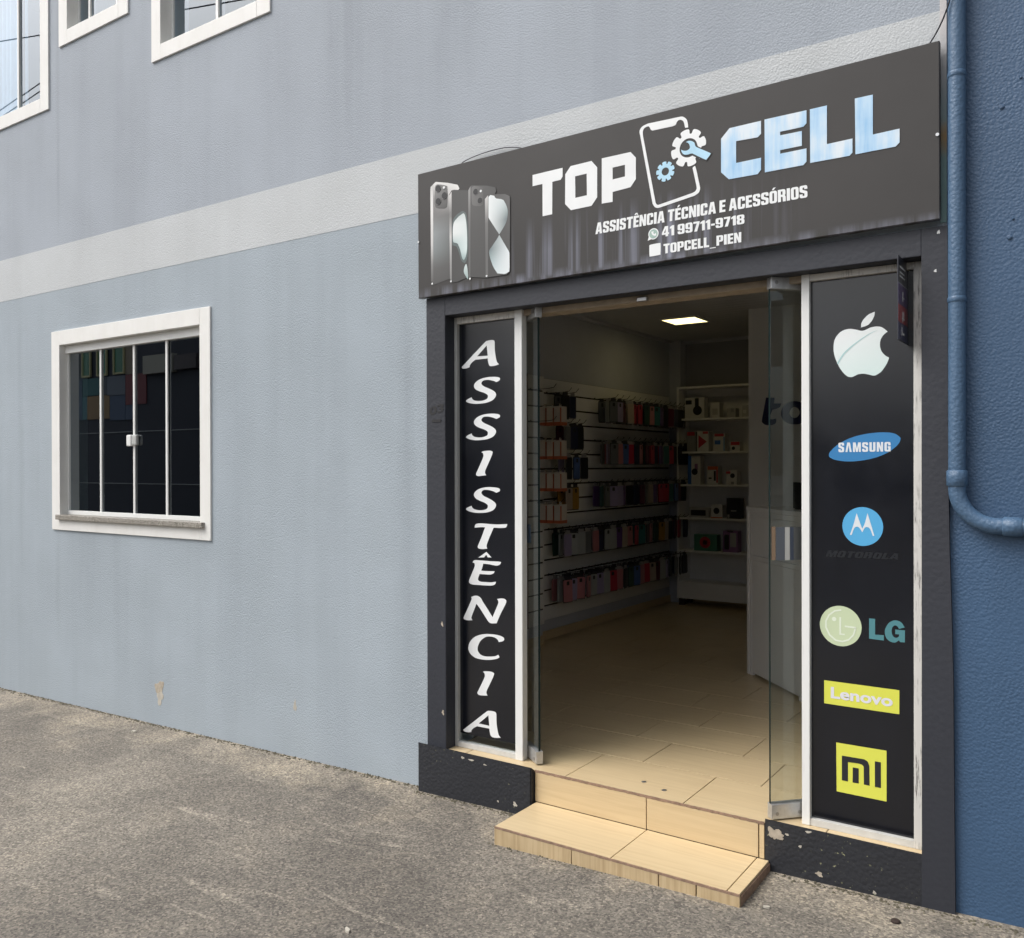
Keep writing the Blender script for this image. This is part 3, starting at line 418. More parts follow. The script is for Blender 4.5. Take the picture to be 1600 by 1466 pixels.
D = json.loads(r'''{"letters":[[[[-2656.7,2086.1,0],[-2646.5,2094.4,0],[-2580.3,2146.5,0],[-2515.2,2196.9,0],[-2500.4,2202.9,0],[-2478.3,2204.7,0],[-2461.2,2201.3,0],[-2457.3,2193.0,1],[-2456.4,2152.5,0],[-2449.2,2112.3,0],[-2442.0,2093.9,0],[-2431.4,2085.3,1],[-2456.6,2080.3,0],[-2478.6,2079.3,0],[-2489.9,2084.0,0],[-2495.8,2097.6,0],[-2499.2,2117.8,1],[-2572.8,2116.9,1],[-2593.0,2105.4,0],[-2606.7,2091.0,0],[-2607.8,2082.9,1],[-2626.1,2078.8,0],[-2649.1,2078.3,0]],[[-2562.7,2132.3,1],[-2504.4,2180.9,1],[-2499.1,2131.0,1]]],[[[-2426.7,2015.0,0],[-2430.2,2008.1,0],[-2448.1,2001.2,1],[-2466.6,2008.2,0],[-2496.0,2014.2,0],[-2523.2,2013.4,0],[-2535.7,2004.0,0],[-2534.7,1993.9,0],[-2518.4,1983.1,0],[-2486.3,1970.6,0],[-2461.9,1958.2,0],[-2450.7,1945.8,0],[-2453.2,1932.0,0],[-2469.3,1916.8,0],[-2501.3,1906.3,0],[-2536.0,1902.5,0],[-2573.5,1902.1,0],[-2606.3,1906.7,0],[-2626.6,1913.6,0],[-2630.2,1919.9,0],[-2618.9,1927.5,0],[-2596.1,1935.4,1],[-2593.6,1928.4,0],[-2581.0,1919.7,0],[-2555.9,1915.4,0],[-2526.0,1916.5,0],[-2503.7,1924.3,0],[-2498.7,1936.1,0],[-2503.6,1944.3,0],[-2520.9,1953.2,0],[-2550.8,1962.6,0],[-2573.3,1973.8,0],[-2581.8,1986.4,0],[-2578.2,2000.3,0],[-2558.1,2015.3,0],[-2525.7,2024.7,0],[-2486.2,2028.0,0],[-2447.1,2025.7,0],[-2430.1,2021.1,0]]],[[[-2427.2,1838.4,0],[-2430.7,1831.5,0],[-2448.6,1824.6,1],[-2467.1,1831.6,0],[-2496.5,1837.6,0],[-2523.7,1836.8,0],[-2536.2,1827.4,0],[-2535.2,1817.3,0],[-2518.9,1806.5,0],[-2486.8,1794.0,0],[-2462.4,1781.6,0],[-2451.2,1769.2,0],[-2453.7,1755.4,0],[-2469.8,1740.2,0],[-2501.8,1729.7,0],[-2536.5,1725.9,0],[-2574.0,1725.5,0],[-2606.8,1730.1,0],[-2627.1,1737.0,0],[-2630.7,1743.3,0],[-2619.4,1750.9,0],[-2596.6,1758.8,1],[-2594.1,1751.8,0],[-2581.5,1743.1,0],[-2556.4,1738.8,0],[-2526.5,1739.9,0],[-2504.2,1747.7,0],[-2499.2,1759.5,0],[-2504.1,1767.7,0],[-2521.4,1776.6,0],[-2551.3,1786.0,0],[-2573.8,1797.2,0],[-2582.3,1809.8,0],[-2578.7,1823.7,0],[-2558.6,1838.7,0],[-2526.2,1848.1,0],[-2486.7,1851.4,0],[-2447.6,1849.1,0],[-2430.6,1844.5,0]]],[[[-2538.2,1666.5,1],[-2526.8,1671.2,0],[-2492.2,1674.0,0],[-2475.0,1670.6,0],[-2471.1,1663.8,0],[-2482.4,1638.0,0],[-2502.2,1602.2,0],[-2514.7,1578.2,0],[-2516.2,1566.2,0],[-2509.8,1555.4,1],[-2532.1,1552.9,0],[-2557.0,1550.8,0],[-2568.1,1554.8,0],[-2570.5,1562.0,0],[-2562.0,1578.1,0],[-2541.9,1614.3,0],[-2526.8,1644.3,0],[-2526.8,1656.4,0],[-2530.3,1663.2,0]]],[[[-2428.3,1485.5,0],[-2431.8,1478.6,0],[-2449.7,1471.7,1],[-2468.2,1478.7,0],[-2497.6,1484.7,0],[-2524.8,1483.9,0],[-2537.3,1474.5,0],[-2536.3,1464.4,0],[-2520.0,1453.6,0],[-2487.9,1441.1,0],[-2463.5,1428.7,0],[-2452.3,1416.3,0],[-2454.8,1402.5,0],[-2470.9,1387.3,0],[-2502.9,1376.8,0],[-2537.6,1373.0,0],[-2575.1,1372.6,0],[-2607.9,1377.2,0],[-2628.2,1384.1,0],[-2631.8,1390.4,0],[-2620.5,1398.0,0],[-2597.7,1405.9,1],[-2595.2,1398.9,0],[-2582.6,1390.2,0],[-2557.5,1385.9,0],[-2527.6,1387.0,0],[-2505.3,1394.8,0],[-2500.3,1406.6,0],[-2505.2,1414.8,0],[-2522.5,1423.7,0],[-2552.4,1433.1,0],[-2574.9,1444.3,0],[-2583.4,1456.9,0],[-2579.8,1470.8,0],[-2559.7,1485.8,0],[-2527.3,1495.2,0],[-2487.8,1498.5,0],[-2448.7,1496.2,0],[-2431.7,1491.6,0]]],[[[-2579.4,1299.4,1],[-2577.9,1311.6,0],[-2567.8,1319.2,0],[-2537.8,1321.9,0],[-2488.3,1320.8,0],[-2434.6,1320.7,0],[-2386.5,1324.4,1],[-2390.3,1312.4,0],[-2400.9,1306.1,0],[-2429.8,1304.3,0],[-2466.3,1303.7,1],[-2483.6,1271.1,0],[-2503.4,1230.3,0],[-2508.4,1212.0,0],[-2503.5,1202.3,1],[-2528.2,1198.2,0],[-2553.1,1199.0,0],[-2561.6,1205.4,0],[-2558.1,1217.6,0],[-2538.0,1256.8,0],[-2517.0,1304.6,1],[-2542.8,1303.6,0],[-2567.9,1301.1,0]]],[[[-2592.1,1128.0,1],[-2589.5,1136.2,0],[-2575.9,1142.3,0],[-2538.3,1142.5,0],[-2488.9,1142.2,0],[-2440.0,1143.1,0],[-2422.6,1141.3,1],[-2427.9,1131.9,0],[-2440.1,1125.2,0],[-2454.7,1123.1,0],[-2488.9,1126.2,0],[-2528.4,1127.8,1],[-2533.5,1111.4,0],[-2541.0,1092.9,1],[-2503.8,1093.3,0],[-2461.1,1095.3,1],[-2467.0,1085.7,0],[-2484.1,1078.6,0],[-2513.7,1076.6,0],[-2551.0,1076.1,1],[-2559.6,1055.4,0],[-2558.6,1045.4,0],[-2543.7,1039.6,0],[-2513.8,1039.3,0],[-2479.3,1041.0,0],[-2453.4,1045.7,1],[-2457.4,1034.7,0],[-2469.6,1027.8,0],[-2489.2,1024.3,0],[-2533.7,1023.0,0],[-2588.9,1021.8,0],[-2609.1,1025.6,0],[-2615.7,1033.2,0],[-2611.6,1047.7,0],[-2593.7,1083.4,0],[-2581.0,1110.5,0],[-2581.0,1124.6,0],[-2586.0,1128.4,0]],"+",[[-2558.3,1155.4,1],[-2509.4,1185.8,1],[-2479.0,1160.7,1],[-2501.1,1159.4,1],[-2511.0,1171.7,1],[-2523.4,1158.2,1]]],[[[-2602.7,960.3,1],[-2584.0,967.5,0],[-2561.4,968.6,0],[-2543.9,959.9,0],[-2531.5,942.9,0],[-2504.3,911.1,0],[-2474.0,874.0,1],[-2455.3,911.6,0],[-2441.6,940.6,0],[-2440.6,954.5,0],[-2446.9,963.2,1],[-2426.0,967.7,0],[-2404.3,967.5,0],[-2393.3,958.5,0],[-2399.6,940.2,0],[-2426.2,894.4,0],[-2450.6,846.4,1],[-2484.9,843.8,0],[-2499.6,851.6,0],[-2519.3,873.7,0],[-2549.1,909.2,0],[-2570.0,930.3,1],[-2584.2,900.0,0],[-2599.5,866.2,0],[-2600.5,855.9,0],[-2594.5,847.6,1],[-2619.9,844.7,0],[-2640.3,846.0,0],[-2649.0,851.3,0],[-2645.3,863.9,0],[-2624.8,900.4,0],[-2601.8,945.0,0],[-2599.2,953.3,0]]],[[[-2405.8,776.5,0],[-2412.1,765.9,0],[-2437.3,758.4,1],[-2446.0,770.1,0],[-2465.5,778.0,0],[-2492.4,779.1,0],[-2519.6,772.2,0],[-2547.0,751.1,0],[-2562.1,723.2,0],[-2562.2,701.0,0],[-2544.8,684.9,0],[-2514.9,680.4,0],[-2480.4,683.8,0],[-2456.0,689.5,0],[-2441.3,697.2,1],[-2436.5,691.8,0],[-2436.5,683.9,0],[-2451.1,676.2,0],[-2490.3,666.6,0],[-2534.9,662.8,0],[-2574.9,666.0,0],[-2605.1,679.8,0],[-2619.3,700.5,0],[-2619.2,716.7,0],[-2610.0,740.1,0],[-2584.6,765.2,0],[-2544.5,782.4,0],[-2494.9,790.8,0],[-2445.9,791.2,0],[-2414.5,785.4,0]]],[[[-2533.1,603.1,1],[-2521.7,607.8,0],[-2487.1,610.6,0],[-2469.9,607.2,0],[-2466.0,600.4,0],[-2477.3,574.6,0],[-2497.1,538.8,0],[-2509.6,514.8,0],[-2511.1,502.8,0],[-2504.7,492.0,1],[-2527.0,489.5,0],[-2551.9,487.4,0],[-2563.0,491.4,0],[-2565.4,498.6,0],[-2556.9,514.7,0],[-2536.8,550.9,0],[-2521.7,580.9,0],[-2521.7,593.0,0],[-2525.2,599.8,0]]],[[[-2652.3,303.2,0],[-2642.1,311.5,0],[-2575.9,363.6,0],[-2510.8,414.0,0],[-2496.0,420.0,0],[-2473.9,421.8,0],[-2456.8,418.4,0],[-2452.9,410.1,1],[-2452.0,369.6,0],[-2444.8,329.4,0],[-2437.6,311.0,0],[-2427.0,302.4,1],[-2452.2,297.4,0],[-2474.2,296.4,0],[-2485.5,301.1,0],[-2491.4,314.7,0],[-2494.8,334.9,1],[-2568.4,334.0,1],[-2588.6,322.5,0],[-2602.3,308.1,0],[-2603.4,300.0,1],[-2621.7,295.9,0],[-2644.7,295.4,0]],[[-2558.3,349.4,1],[-2500.0,398.0,1],[-2494.7,348.1,1]]]],"top":[[[[-2161.2,2904.0,1],[-2004.3,2906.2,1],[-2004.4,2868.6,1],[-2014.2,2855.5,1],[-2057.3,2854.4,1],[-2058.5,2711.7,1],[-2108.5,2710.8,1],[-2108.9,2854.4,1],[-2161.4,2853.7,1]]],[[[-1990.8,2875.4,1],[-1963.8,2905.7,1],[-1859.9,2907.7,1],[-1832.2,2875.4,1],[-1832.5,2747.3,1],[-1860.3,2715.4,1],[-1962.4,2713.6,1],[-1992.0,2745.1,1]],[[-1941.0,2856.8,1],[-1883.5,2858.2,1],[-1882.6,2764.9,1],[-1940.1,2763.4,1]]],[[[-1809.8,2908.8,1],[-1673.7,2908.5,1],[-1649.5,2880.4,1],[-1649.6,2790.8,1],[-1674.1,2762.0,1],[-1758.1,2756.8,1],[-1758.2,2715.0,1],[-1810.3,2716.3,1]],[[-1757.9,2859.4,1],[-1699.9,2860.3,1],[-1700.0,2811.5,1],[-1758.0,2809.5,1]]]],"cell":[[[[-1279.7,2880.5,1],[-1245.6,2914.4,1],[-1120.6,2915.6,1],[-1120.7,2866.2,1],[-1133.8,2855.3,1],[-1219.1,2858.4,1],[-1219.2,2773.8,1],[-1120.8,2774.7,1],[-1120.9,2729.0,1],[-1134.0,2714.5,1],[-1248.3,2715.9,1],[-1280.0,2749.0,1]]],[[[-1107.1,2917.2,1],[-949.3,2916.6,1],[-949.4,2868.7,1],[-961.3,2857.9,1],[-1047.6,2857.8,1],[-1047.6,2844.3,1],[-966.6,2843.5,1],[-966.6,2788.7,1],[-1047.7,2788.7,1],[-1047.7,2775.1,1],[-949.5,2775.4,1],[-949.5,2726.5,1],[-961.4,2715.5,1],[-1106.0,2716.1,1]]],[[[-937.0,2916.9,1],[-875.6,2917.3,1],[-875.8,2775.7,1],[-786.0,2777.4,1],[-786.1,2726.8,1],[-796.5,2717.2,1],[-936.0,2718.5,1]]],[[[-777.6,2919.2,1],[-716.3,2918.8,1],[-716.4,2776.7,1],[-627.6,2778.8,1],[-627.6,2730.5,1],[-640.6,2718.5,1],[-775.7,2718.3,1]]]],"phone_outline":[[[-1417.1,2954.6,1],[-1418.6,2969.7,0],[-1424.5,2989.2,0],[-1441.0,3003.5,0],[-1459.1,3005.9,1],[-1595.0,3009.4,1],[-1620.4,3002.6,0],[-1632.2,2986.4,0],[-1628.4,2962.5,1],[-1573.7,2675.7,1],[-1564.3,2661.2,0],[-1551.8,2654.9,0],[-1539.4,2655.1,1],[-1390.8,2676.8,1],[-1373.1,2686.2,0],[-1367.2,2701.8,0],[-1370.1,2719.0,1],[-1385.6,2788.6,0],[-1393.6,2793.5,0],[-1398.9,2788.9,1],[-1383.4,2718.6,1],[-1381.9,2704.4,0],[-1387.9,2694.4,0],[-1399.7,2689.5,1],[-1542.5,2667.6,1],[-1551.8,2667.7,0],[-1558.6,2674.6,0],[-1561.1,2682.2,1],[-1615.7,2959.8,1],[-1617.2,2980.3,0],[-1610.9,2993.3,0],[-1595.0,2997.9,0],[-1587.2,2993.3,0],[-1580.9,2981.1,0],[-1573.1,2975.9,1],[-1483.4,2974.1,1],[-1471.2,2977.1,0],[-1466.7,2985.9,0],[-1459.1,2992.7,0],[-1447.0,2991.4,0],[-1436.5,2980.7,0],[-1430.6,2956.4,1]]],"wrench":[[[-1426.8,2897.9,1],[-1414.2,2900.3,0],[-1400.8,2896.1,0],[-1390.5,2887.0,0],[-1386.9,2875.1,0],[-1381.6,2868.4,1],[-1329.0,2836.4,0],[-1323.2,2828.9,0],[-1337.8,2813.9,0],[-1346.5,2812.8,0],[-1399.4,2847.0,1],[-1408.3,2847.4,0],[-1420.3,2846.2,0],[-1435.2,2850.0,0],[-1444.2,2860.2,0],[-1447.8,2872.2,1],[-1441.2,2867.5,0],[-1429.2,2863.4,0],[-1417.3,2864.6,0],[-1409.8,2871.4,0],[-1411.3,2882.9,0],[-1417.2,2892.5,0]]],"wrench_gap":[[[-1387.5,2889.1,1],[-1372.8,2868.0,1],[-1349.4,2855.7,1],[-1316.0,2833.0,1],[-1337.8,2805.6,1],[-1384.7,2828.7,1],[-1405.4,2842.6,1]]],"gear":[-1416.3,2872.8],"gear2":[-1516.5,2797.3],"gearR":72.7,"gearr":37.5,"gear2R":39.8,"gear2r":16.1,"wa":[[-1570.1,2551.7],21.7],"sq":[[[-1588.9,2503.1,1],[-1584.0,2509.0,0],[-1543.9,2510.3,0],[-1538.5,2505.1,0],[-1538.6,2467.2,0],[-1542.6,2462.0,0],[-1581.2,2460.7,0],[-1588.1,2464.8,0]]],"t1":[[-1841.6,2590.5],[-946.1,2593.6],[-1838.4,2638.4],[-947.0,2640.0]],"t2":[[-1532.5,2533.0],[-1186.4,2533.6],[-1532.4,2574.7],[-1186.9,2570.2]],"t3":[[-1525.5,2464.1],[-1199.2,2463.8],[-1525.5,2503.2],[-1199.2,2503.4]],"ph":{"p1_body":[[-2752.9,2955.4,1],[-2747.7,2963.7,1],[-2720.2,2975.6,1],[-2698.5,2971.6,1],[-2592.2,2942.7,1],[-2579.7,2932.1,1],[-2573.8,2913.4,1],[-2577.4,2902.2,1],[-2621.4,2894.2,1],[-2623.8,2482.6,1],[-2737.4,2480.1,1],[-2750.9,2487.8,1]],"p1_edge":[[-2753.5,2955.5,1],[-2735.7,2967.2,1],[-2736.4,2482.0,1],[-2749.9,2486.4,1]],"p1_cam":[[-2725.4,2940.4,0],[-2719.2,2959.4,0],[-2698.6,2959.6,0],[-2657.7,2946.2,0],[-2647.6,2934.5,0],[-2647.9,2851.1,0],[-2660.6,2837.3,0],[-2704.1,2844.6,0],[-2724.7,2862.0,0]],"p2_body":[[-2636.6,2900.8,1],[-2632.5,2912.7,1],[-2622.4,2917.3,1],[-2607.3,2917.4,1],[-2524.0,2899.8,1],[-2512.3,2890.7,1],[-2512.6,2477.1,1],[-2621.3,2476.4,1],[-2633.9,2487.8,1]],"p2_edge":[[-2636.6,2900.8,1],[-2621.4,2910.8,1],[-2621.8,2479.2,1],[-2632.9,2486.9,1]],"p2_halo":[[-2616.8,2762.8,0],[-2587.7,2797.6,0],[-2555.3,2807.3,0],[-2535.6,2793.1,0],[-2526.0,2740.7,0],[-2522.7,2677.7,0],[-2524.9,2607.6,0],[-2538.9,2560.6,0],[-2563.5,2573.6,0],[-2578.3,2615.0,0],[-2595.6,2649.0,0],[-2617.2,2656.0,0]],"p2_glow":[[-2611.9,2752.1,0],[-2582.7,2783.0,0],[-2552.9,2795.9,0],[-2542.1,2786.3,0],[-2533.3,2741.8,0],[-2529.6,2686.5,0],[-2531.3,2612.4,0],[-2546.2,2575.3,0],[-2558.5,2584.8,0],[-2570.8,2625.8,0],[-2588.1,2659.7,0],[-2612.1,2667.1,0]],"p2_glow2":[[-2546.3,2540.0,0],[-2534.0,2554.1,0],[-2526.7,2521.8,0],[-2524.4,2482.4,0],[-2536.6,2495.7,0],[-2548.9,2516.8,0]],"p3_body":[[-2521.5,2904.8,1],[-2517.1,2913.0,1],[-2503.4,2918.3,1],[-2479.1,2916.6,1],[-2378.8,2893.9,1],[-2365.6,2885.8,1],[-2360.0,2869.5,1],[-2360.1,2851.5,1],[-2406.4,2845.0,1],[-2408.5,2474.1,1],[-2509.7,2476.8,1],[-2521.4,2486.0,1]],"p3_edge":[[-2521.5,2904.8,1],[-2508.3,2915.3,1],[-2509.7,2477.5,1],[-2520.4,2485.9,1]],"p3_cam":[[-2502.5,2896.7,0],[-2496.1,2911.2,0],[-2479.1,2912.0,0],[-2447.8,2900.5,0],[-2434.4,2888.5,0],[-2434.6,2826.8,0],[-2445.6,2813.2,0],[-2479.4,2818.8,0],[-2498.8,2831.8,0]],"p4_body":[[-2424.0,2848.1,1],[-2420.6,2856.0,1],[-2409.7,2859.5,1],[-2295.0,2842.4,1],[-2285.9,2836.3,1],[-2282.7,2823.6,1],[-2283.6,2491.1,1],[-2289.2,2479.6,1],[-2300.7,2475.0,1],[-2406.1,2475.0,1],[-2422.7,2485.5,1]],"p4_edge":[[-2424.0,2848.1,1],[-2405.9,2855.7,1],[-2407.0,2476.7,1],[-2420.8,2484.1,1]],"p4_s1":[[-2403.5,2848.4,1],[-2393.1,2854.2,1],[-2371.8,2851.3,1],[-2365.8,2834.2,1],[-2320.5,2821.8,1],[-2302.1,2789.1,0],[-2295.3,2757.6,0],[-2304.6,2713.7,0],[-2342.9,2664.4,1],[-2403.8,2750.4,1]],"p4_s2":[[-2342.9,2662.5,1],[-2286.6,2574.7,1],[-2286.9,2495.2,0],[-2298.4,2480.8,0],[-2349.5,2481.1,1],[-2379.9,2526.2,0],[-2401.0,2590.5,0],[-2384.3,2615.0,0],[-2356.0,2645.4,0]],"lens":[[-2704.8,2940.7,15],[-2665.5,2899.9,15.5],[-2704.0,2878.6,15],[-2666.9,2937.9,6],[-2478.2,2884.7,13.5],[-2452.8,2839.5,13.5],[-2447.3,2882.3,6]],"foot":[[-2741.6,2485.4,5],[-2625.8,2482.9,5],[-2512.1,2481.7,5],[-2415.6,2482.3,5]]},"fruit":[[[-884.0,2042.3,0],[-880.9,2071.1,0],[-869.4,2091.2,0],[-851.6,2105.5,0],[-826.3,2110.3,0],[-803.8,2105.9,0],[-783.9,2099.5,0],[-769.1,2101.3,0],[-751.9,2108.3,0],[-729.9,2110.7,0],[-710.6,2105.3,0],[-691.8,2088.8,1],[-705.8,2077.2,0],[-715.4,2062.7,0],[-718.4,2039.8,0],[-713.1,2018.9,0],[-701.0,2002.6,0],[-686.6,1992.6,1],[-696.2,1969.0,0],[-713.1,1944.5,0],[-730.1,1932.7,0],[-742.3,1930.4,0],[-759.4,1935.8,0],[-776.7,1939.4,0],[-794.0,1938.7,0],[-809.0,1932.3,0],[-821.5,1929.6,0],[-836.6,1935.2,0],[-856.8,1958.8,0],[-872.0,1988.7,0],[-881.0,2015.7,0]]],"leaf":[[[-736.0,2166.0,1],[-759.2,2156.7,0],[-776.5,2140.3,0],[-783.9,2125.4,0],[-784.4,2112.0,1],[-761.7,2118.2,0],[-747.0,2132.3,0],[-738.4,2149.5,0]]],"arc":[[[-871.3,1984.7,1],[-851.7,2016.2,0],[-826.4,2040.5,0],[-793.9,2064.0,0],[-759.3,2084.4,0],[-720.2,2100.3,1],[-758.1,2082.5,0],[-791.9,2061.2,0],[-823.4,2036.1,0],[-847.9,2012.0,0],[-867.5,1980.0,1]]],"ell":[[[-901.5,1638.9,0],[-896.0,1652.2,0],[-870.1,1676.5,0],[-826.4,1700.3,0],[-772.7,1714.9,0],[-713.0,1720.2,0],[-671.6,1715.6,0],[-651.1,1702.3,0],[-648.4,1691.3,0],[-658.0,1673.2,0],[-685.4,1649.8,0],[-727.0,1629.9,0],[-779.9,1617.3,0],[-833.7,1613.8,0],[-877.5,1619.7,0],[-897.8,1630.1,0]]],"tsam":[[-866.5,1648.8],[-681.9,1649.8],[-866.5,1684.8],[-681.9,1684.6]],"mdisc":[[-780.1,1371.6],72.3],"mwing":[[[-825.0,1339.1,1],[-812.3,1377.2,0],[-800.8,1420.7,1],[-789.0,1385.5,0],[-780.8,1363.4,1],[-771.2,1386.1,0],[-762.3,1421.8,1],[-750.0,1379.4,0],[-738.5,1339.1,1],[-743.7,1337.7,1],[-751.8,1360.8,0],[-760.6,1369.8,0],[-771.3,1367.5,0],[-780.9,1349.6,1],[-790.8,1366.0,0],[-800.8,1370.1,0],[-810.5,1362.3,0],[-818.8,1338.3,1]]],"tmot":[[-914.2,1251.3],[-647.4,1256.1],[-914.2,1276.2],[-647.4,1278.0]],"ldisc":[[-859.8,993.3],76.1],"ldot":[[-882.8,1017.5],8.2],"lface":[[[[-857.0,1057.0,1],[-881.6,1051.2,1],[-903.7,1033.2,1],[-915.7,1008.4,1],[-915.8,982.0,1],[-902.3,954.0,1],[-878.2,934.9,1],[-851.9,932.5,1],[-828.3,942.1,1],[-810.0,963.2,1],[-802.5,990.7,1],[-808.2,991.9,1],[-815.1,965.7,1],[-831.4,947.1,1],[-852.1,938.7,1],[-875.4,940.7,1],[-897.5,958.3,1],[-909.8,984.1,1],[-909.8,1007.5,1],[-899.1,1029.4,1],[-879.4,1045.6,1],[-856.2,1050.8,1]]],[[[-844.0,997.2,1],[-802.8,995.5,1],[-802.9,988.9,1],[-844.0,990.7,1]]],[[[-863.6,1026.9,1],[-857.3,1026.8,1],[-857.3,965.6,1],[-844.0,966.0,1],[-844.0,960.4,1],[-863.7,960.0,1]]]],"lg":[[[[-757.3,1031.8,1],[-736.2,1032.2,1],[-736.3,973.5,1],[-705.6,975.1,1],[-706.0,955.2,1],[-757.4,956.7,1]]],[[[-635.0,1010.5,1],[-646.8,1028.4,0],[-667.6,1033.3,0],[-688.5,1021.7,0],[-702.0,994.8,0],[-699.0,969.4,0],[-685.5,954.9,0],[-667.6,952.1,0],[-654.3,961.5,1],[-649.8,955.7,1],[-634.2,956.4,1],[-633.6,1000.2,1],[-666.7,1000.0,1],[-666.7,983.4,1],[-653.3,983.2,1],[-655.7,974.1,0],[-664.6,969.9,0],[-674.2,975.3,0],[-678.9,990.7,0],[-675.9,1007.6,0],[-667.6,1014.9,0],[-658.7,1011.3,0],[-654.2,1003.5,1]]]],"lrect":[[[-920.1,781.0,1],[-652.9,779.9,1],[-653.0,692.4,1],[-920.2,692.8,1]]],"tlen":[[-895.3,716.4],[-675.3,715.7],[-895.3,759.5],[-675.2,758.2]],"mrect":[[[-875.7,550.9,1],[-696.8,551.7,1],[-697.0,364.8,1],[-874.3,366.1,1]]],"mm":[[[[-855.1,505.1,1],[-775.2,506.1,1],[-762.9,499.3,0],[-756.7,484.3,1],[-755.9,411.5,1],[-776.2,411.6,1],[-776.8,477.2,1],[-782.9,484.2,0],[-796.9,486.4,1],[-833.0,484.5,1],[-833.0,411.7,1],[-855.2,411.9,1]]],[[[-815.7,468.1,1],[-794.4,468.3,1],[-794.5,411.9,1],[-816.4,411.4,1]]],[[[-737.4,505.7,1],[-716.5,505.4,1],[-716.2,410.9,1],[-737.5,410.4,1]]]],"to":[[[[-2306.5,2139.9,1],[-2237.5,2136.8,1],[-2243.5,2091.3,1],[-2185.2,2088.9,1],[-2200.1,2056.4,0],[-2254.4,2041.9,1],[-2275.5,1984.4,0],[-2267.1,1965.8,0],[-2225.2,1970.3,1],[-2229.5,1933.1,0],[-2263.0,1919.9,0],[-2305.1,1921.1,0],[-2334.7,1940.4,0],[-2338.9,1969.8,0]]],[[[-2187.8,2006.3,0],[-2171.1,2063.5,0],[-2129.8,2094.8,0],[-2076.6,2102.4,0],[-2023.9,2086.2,0],[-1987.8,2048.1,0],[-1975.8,1998.8,0],[-1991.9,1954.6,0],[-2032.2,1925.7,0],[-2081.0,1918.9,0],[-2134.2,1930.3,0],[-2171.2,1960.3,0]],[[-2120.1,2012.2,0],[-2105.3,2044.5,0],[-2076.7,2055.7,0],[-2049.9,2038.2,0],[-2041.8,2009.3,0],[-2054.8,1981.2,0],[-2080.9,1969.8,0],[-2107.0,1982.9,0]]]],"t03":[[-2787.9,1847.0],[-2699.3,1865.7],[-2787.7,1887.8],[-2699.1,1906.1]]}''')

# ------------------------------------------------------------------ ground
def zg(x, y):
    xx = max(-9, min(2.0, x)); return .0225*(xx+2.9)-.03*min(max(-y, 0), 3.0)
def axis(*segs):
    o = []
    for a, b, n in segs: o += [a+(b-a)*i/n for i in range(n)]
    return o+[segs[-1][1]]
bm = bmesh.new()
xs = axis((-45, -10, 8), (-10, 3, 52), (3, 45, 8)); ys = axis((-5.2, -2, 16), (-2, 0, 20), (0, .06, 1))
gv = [[bm.verts.new((x, y, zg(x, y)+(.004*math.sin(x*2.3+1)*math.sin(y*3.1) if y < -.3 else 0))) for y in ys] for x in xs]
for i in range(len(xs)-1):
    for j in range(len(ys)-1): bm.faces.new((gv[i][j], gv[i+1][j], gv[i+1][j+1], gv[i][j+1]))
tag(mk('pavement', bm, M_GROUND, smooth=True), kind='structure')
bm = bmesh.new()
for i in range(len(xs)-1):
    a, b = xs[i], xs[i+1]
    q = [(a, -5.34, zg(a, -5.2)+.004), (b, -5.34, zg(b, -5.2)+.004), (b, -5.2, zg(b, -5.2)+.004), (a, -5.2, zg(a, -5.2)+.004)]
    lo = [(x, y, -.42) for x, y, z in q]; V = [bm.verts.new(p) for p in q]; L_ = [bm.verts.new(p) for p in lo]
    bm.faces.new(V); bm.faces.new((V[0], V[1], L_[1], L_[0])); bm.faces.new((V[2], V[3], L_[3], L_[2]))
tag(mk('kerb', bm, M_ALUG), kind='structure')
tag(box('road', (-150, 150, -150, 90, -.6, -.30), M_ROAD), kind='structure')
tag(box('opposite_pavement', (-60, 60, -60, -12.6, -.59, -.17), M_GROUND), kind='structure')

# ------------------------------------------------------------------ the corner building
B = thing('shop_building', (-6, .1, 0), 'grey blue rendered two storey building with a pale painted band and black doorway surround', 'building')
WIN = dict(low=(-6.195, -4.605, 1.255, 2.464), A=(-7.75, -6.44, 4.27, 5.5), B=(-6.077, -5.452, 4.67, 5.3), C=(-4.989, -4.07, 4.272, 5.5))
holes = [(a-.02, b+.02, c-.02, d+.02) for a, b, c, d in WIN.values()]+[(-2.70, -.553, -.6, 2.34)]
mk('wall', wall_grid([-13, -.485], [-.6, 7.2], 0, .2, holes), M_WALL, B)
box('paint_band', (-13, -.4853, -.0012, -.0002, 2.862, 3.177), M_BAND, B)
box('weathered_strip', (-.5065, -.4851, -.0045, -.0026, 2.44, 3.3), M_PATINA, B)
box('roof', (-13, -.485, 0.201, 9, 6.6, 6.8), M_BAND, B)  # unseen roof slab, added to block light from the inside
box('end_wall', (-13, -12.8, .201, 9, -.6, 6.6), M_WALL, B)
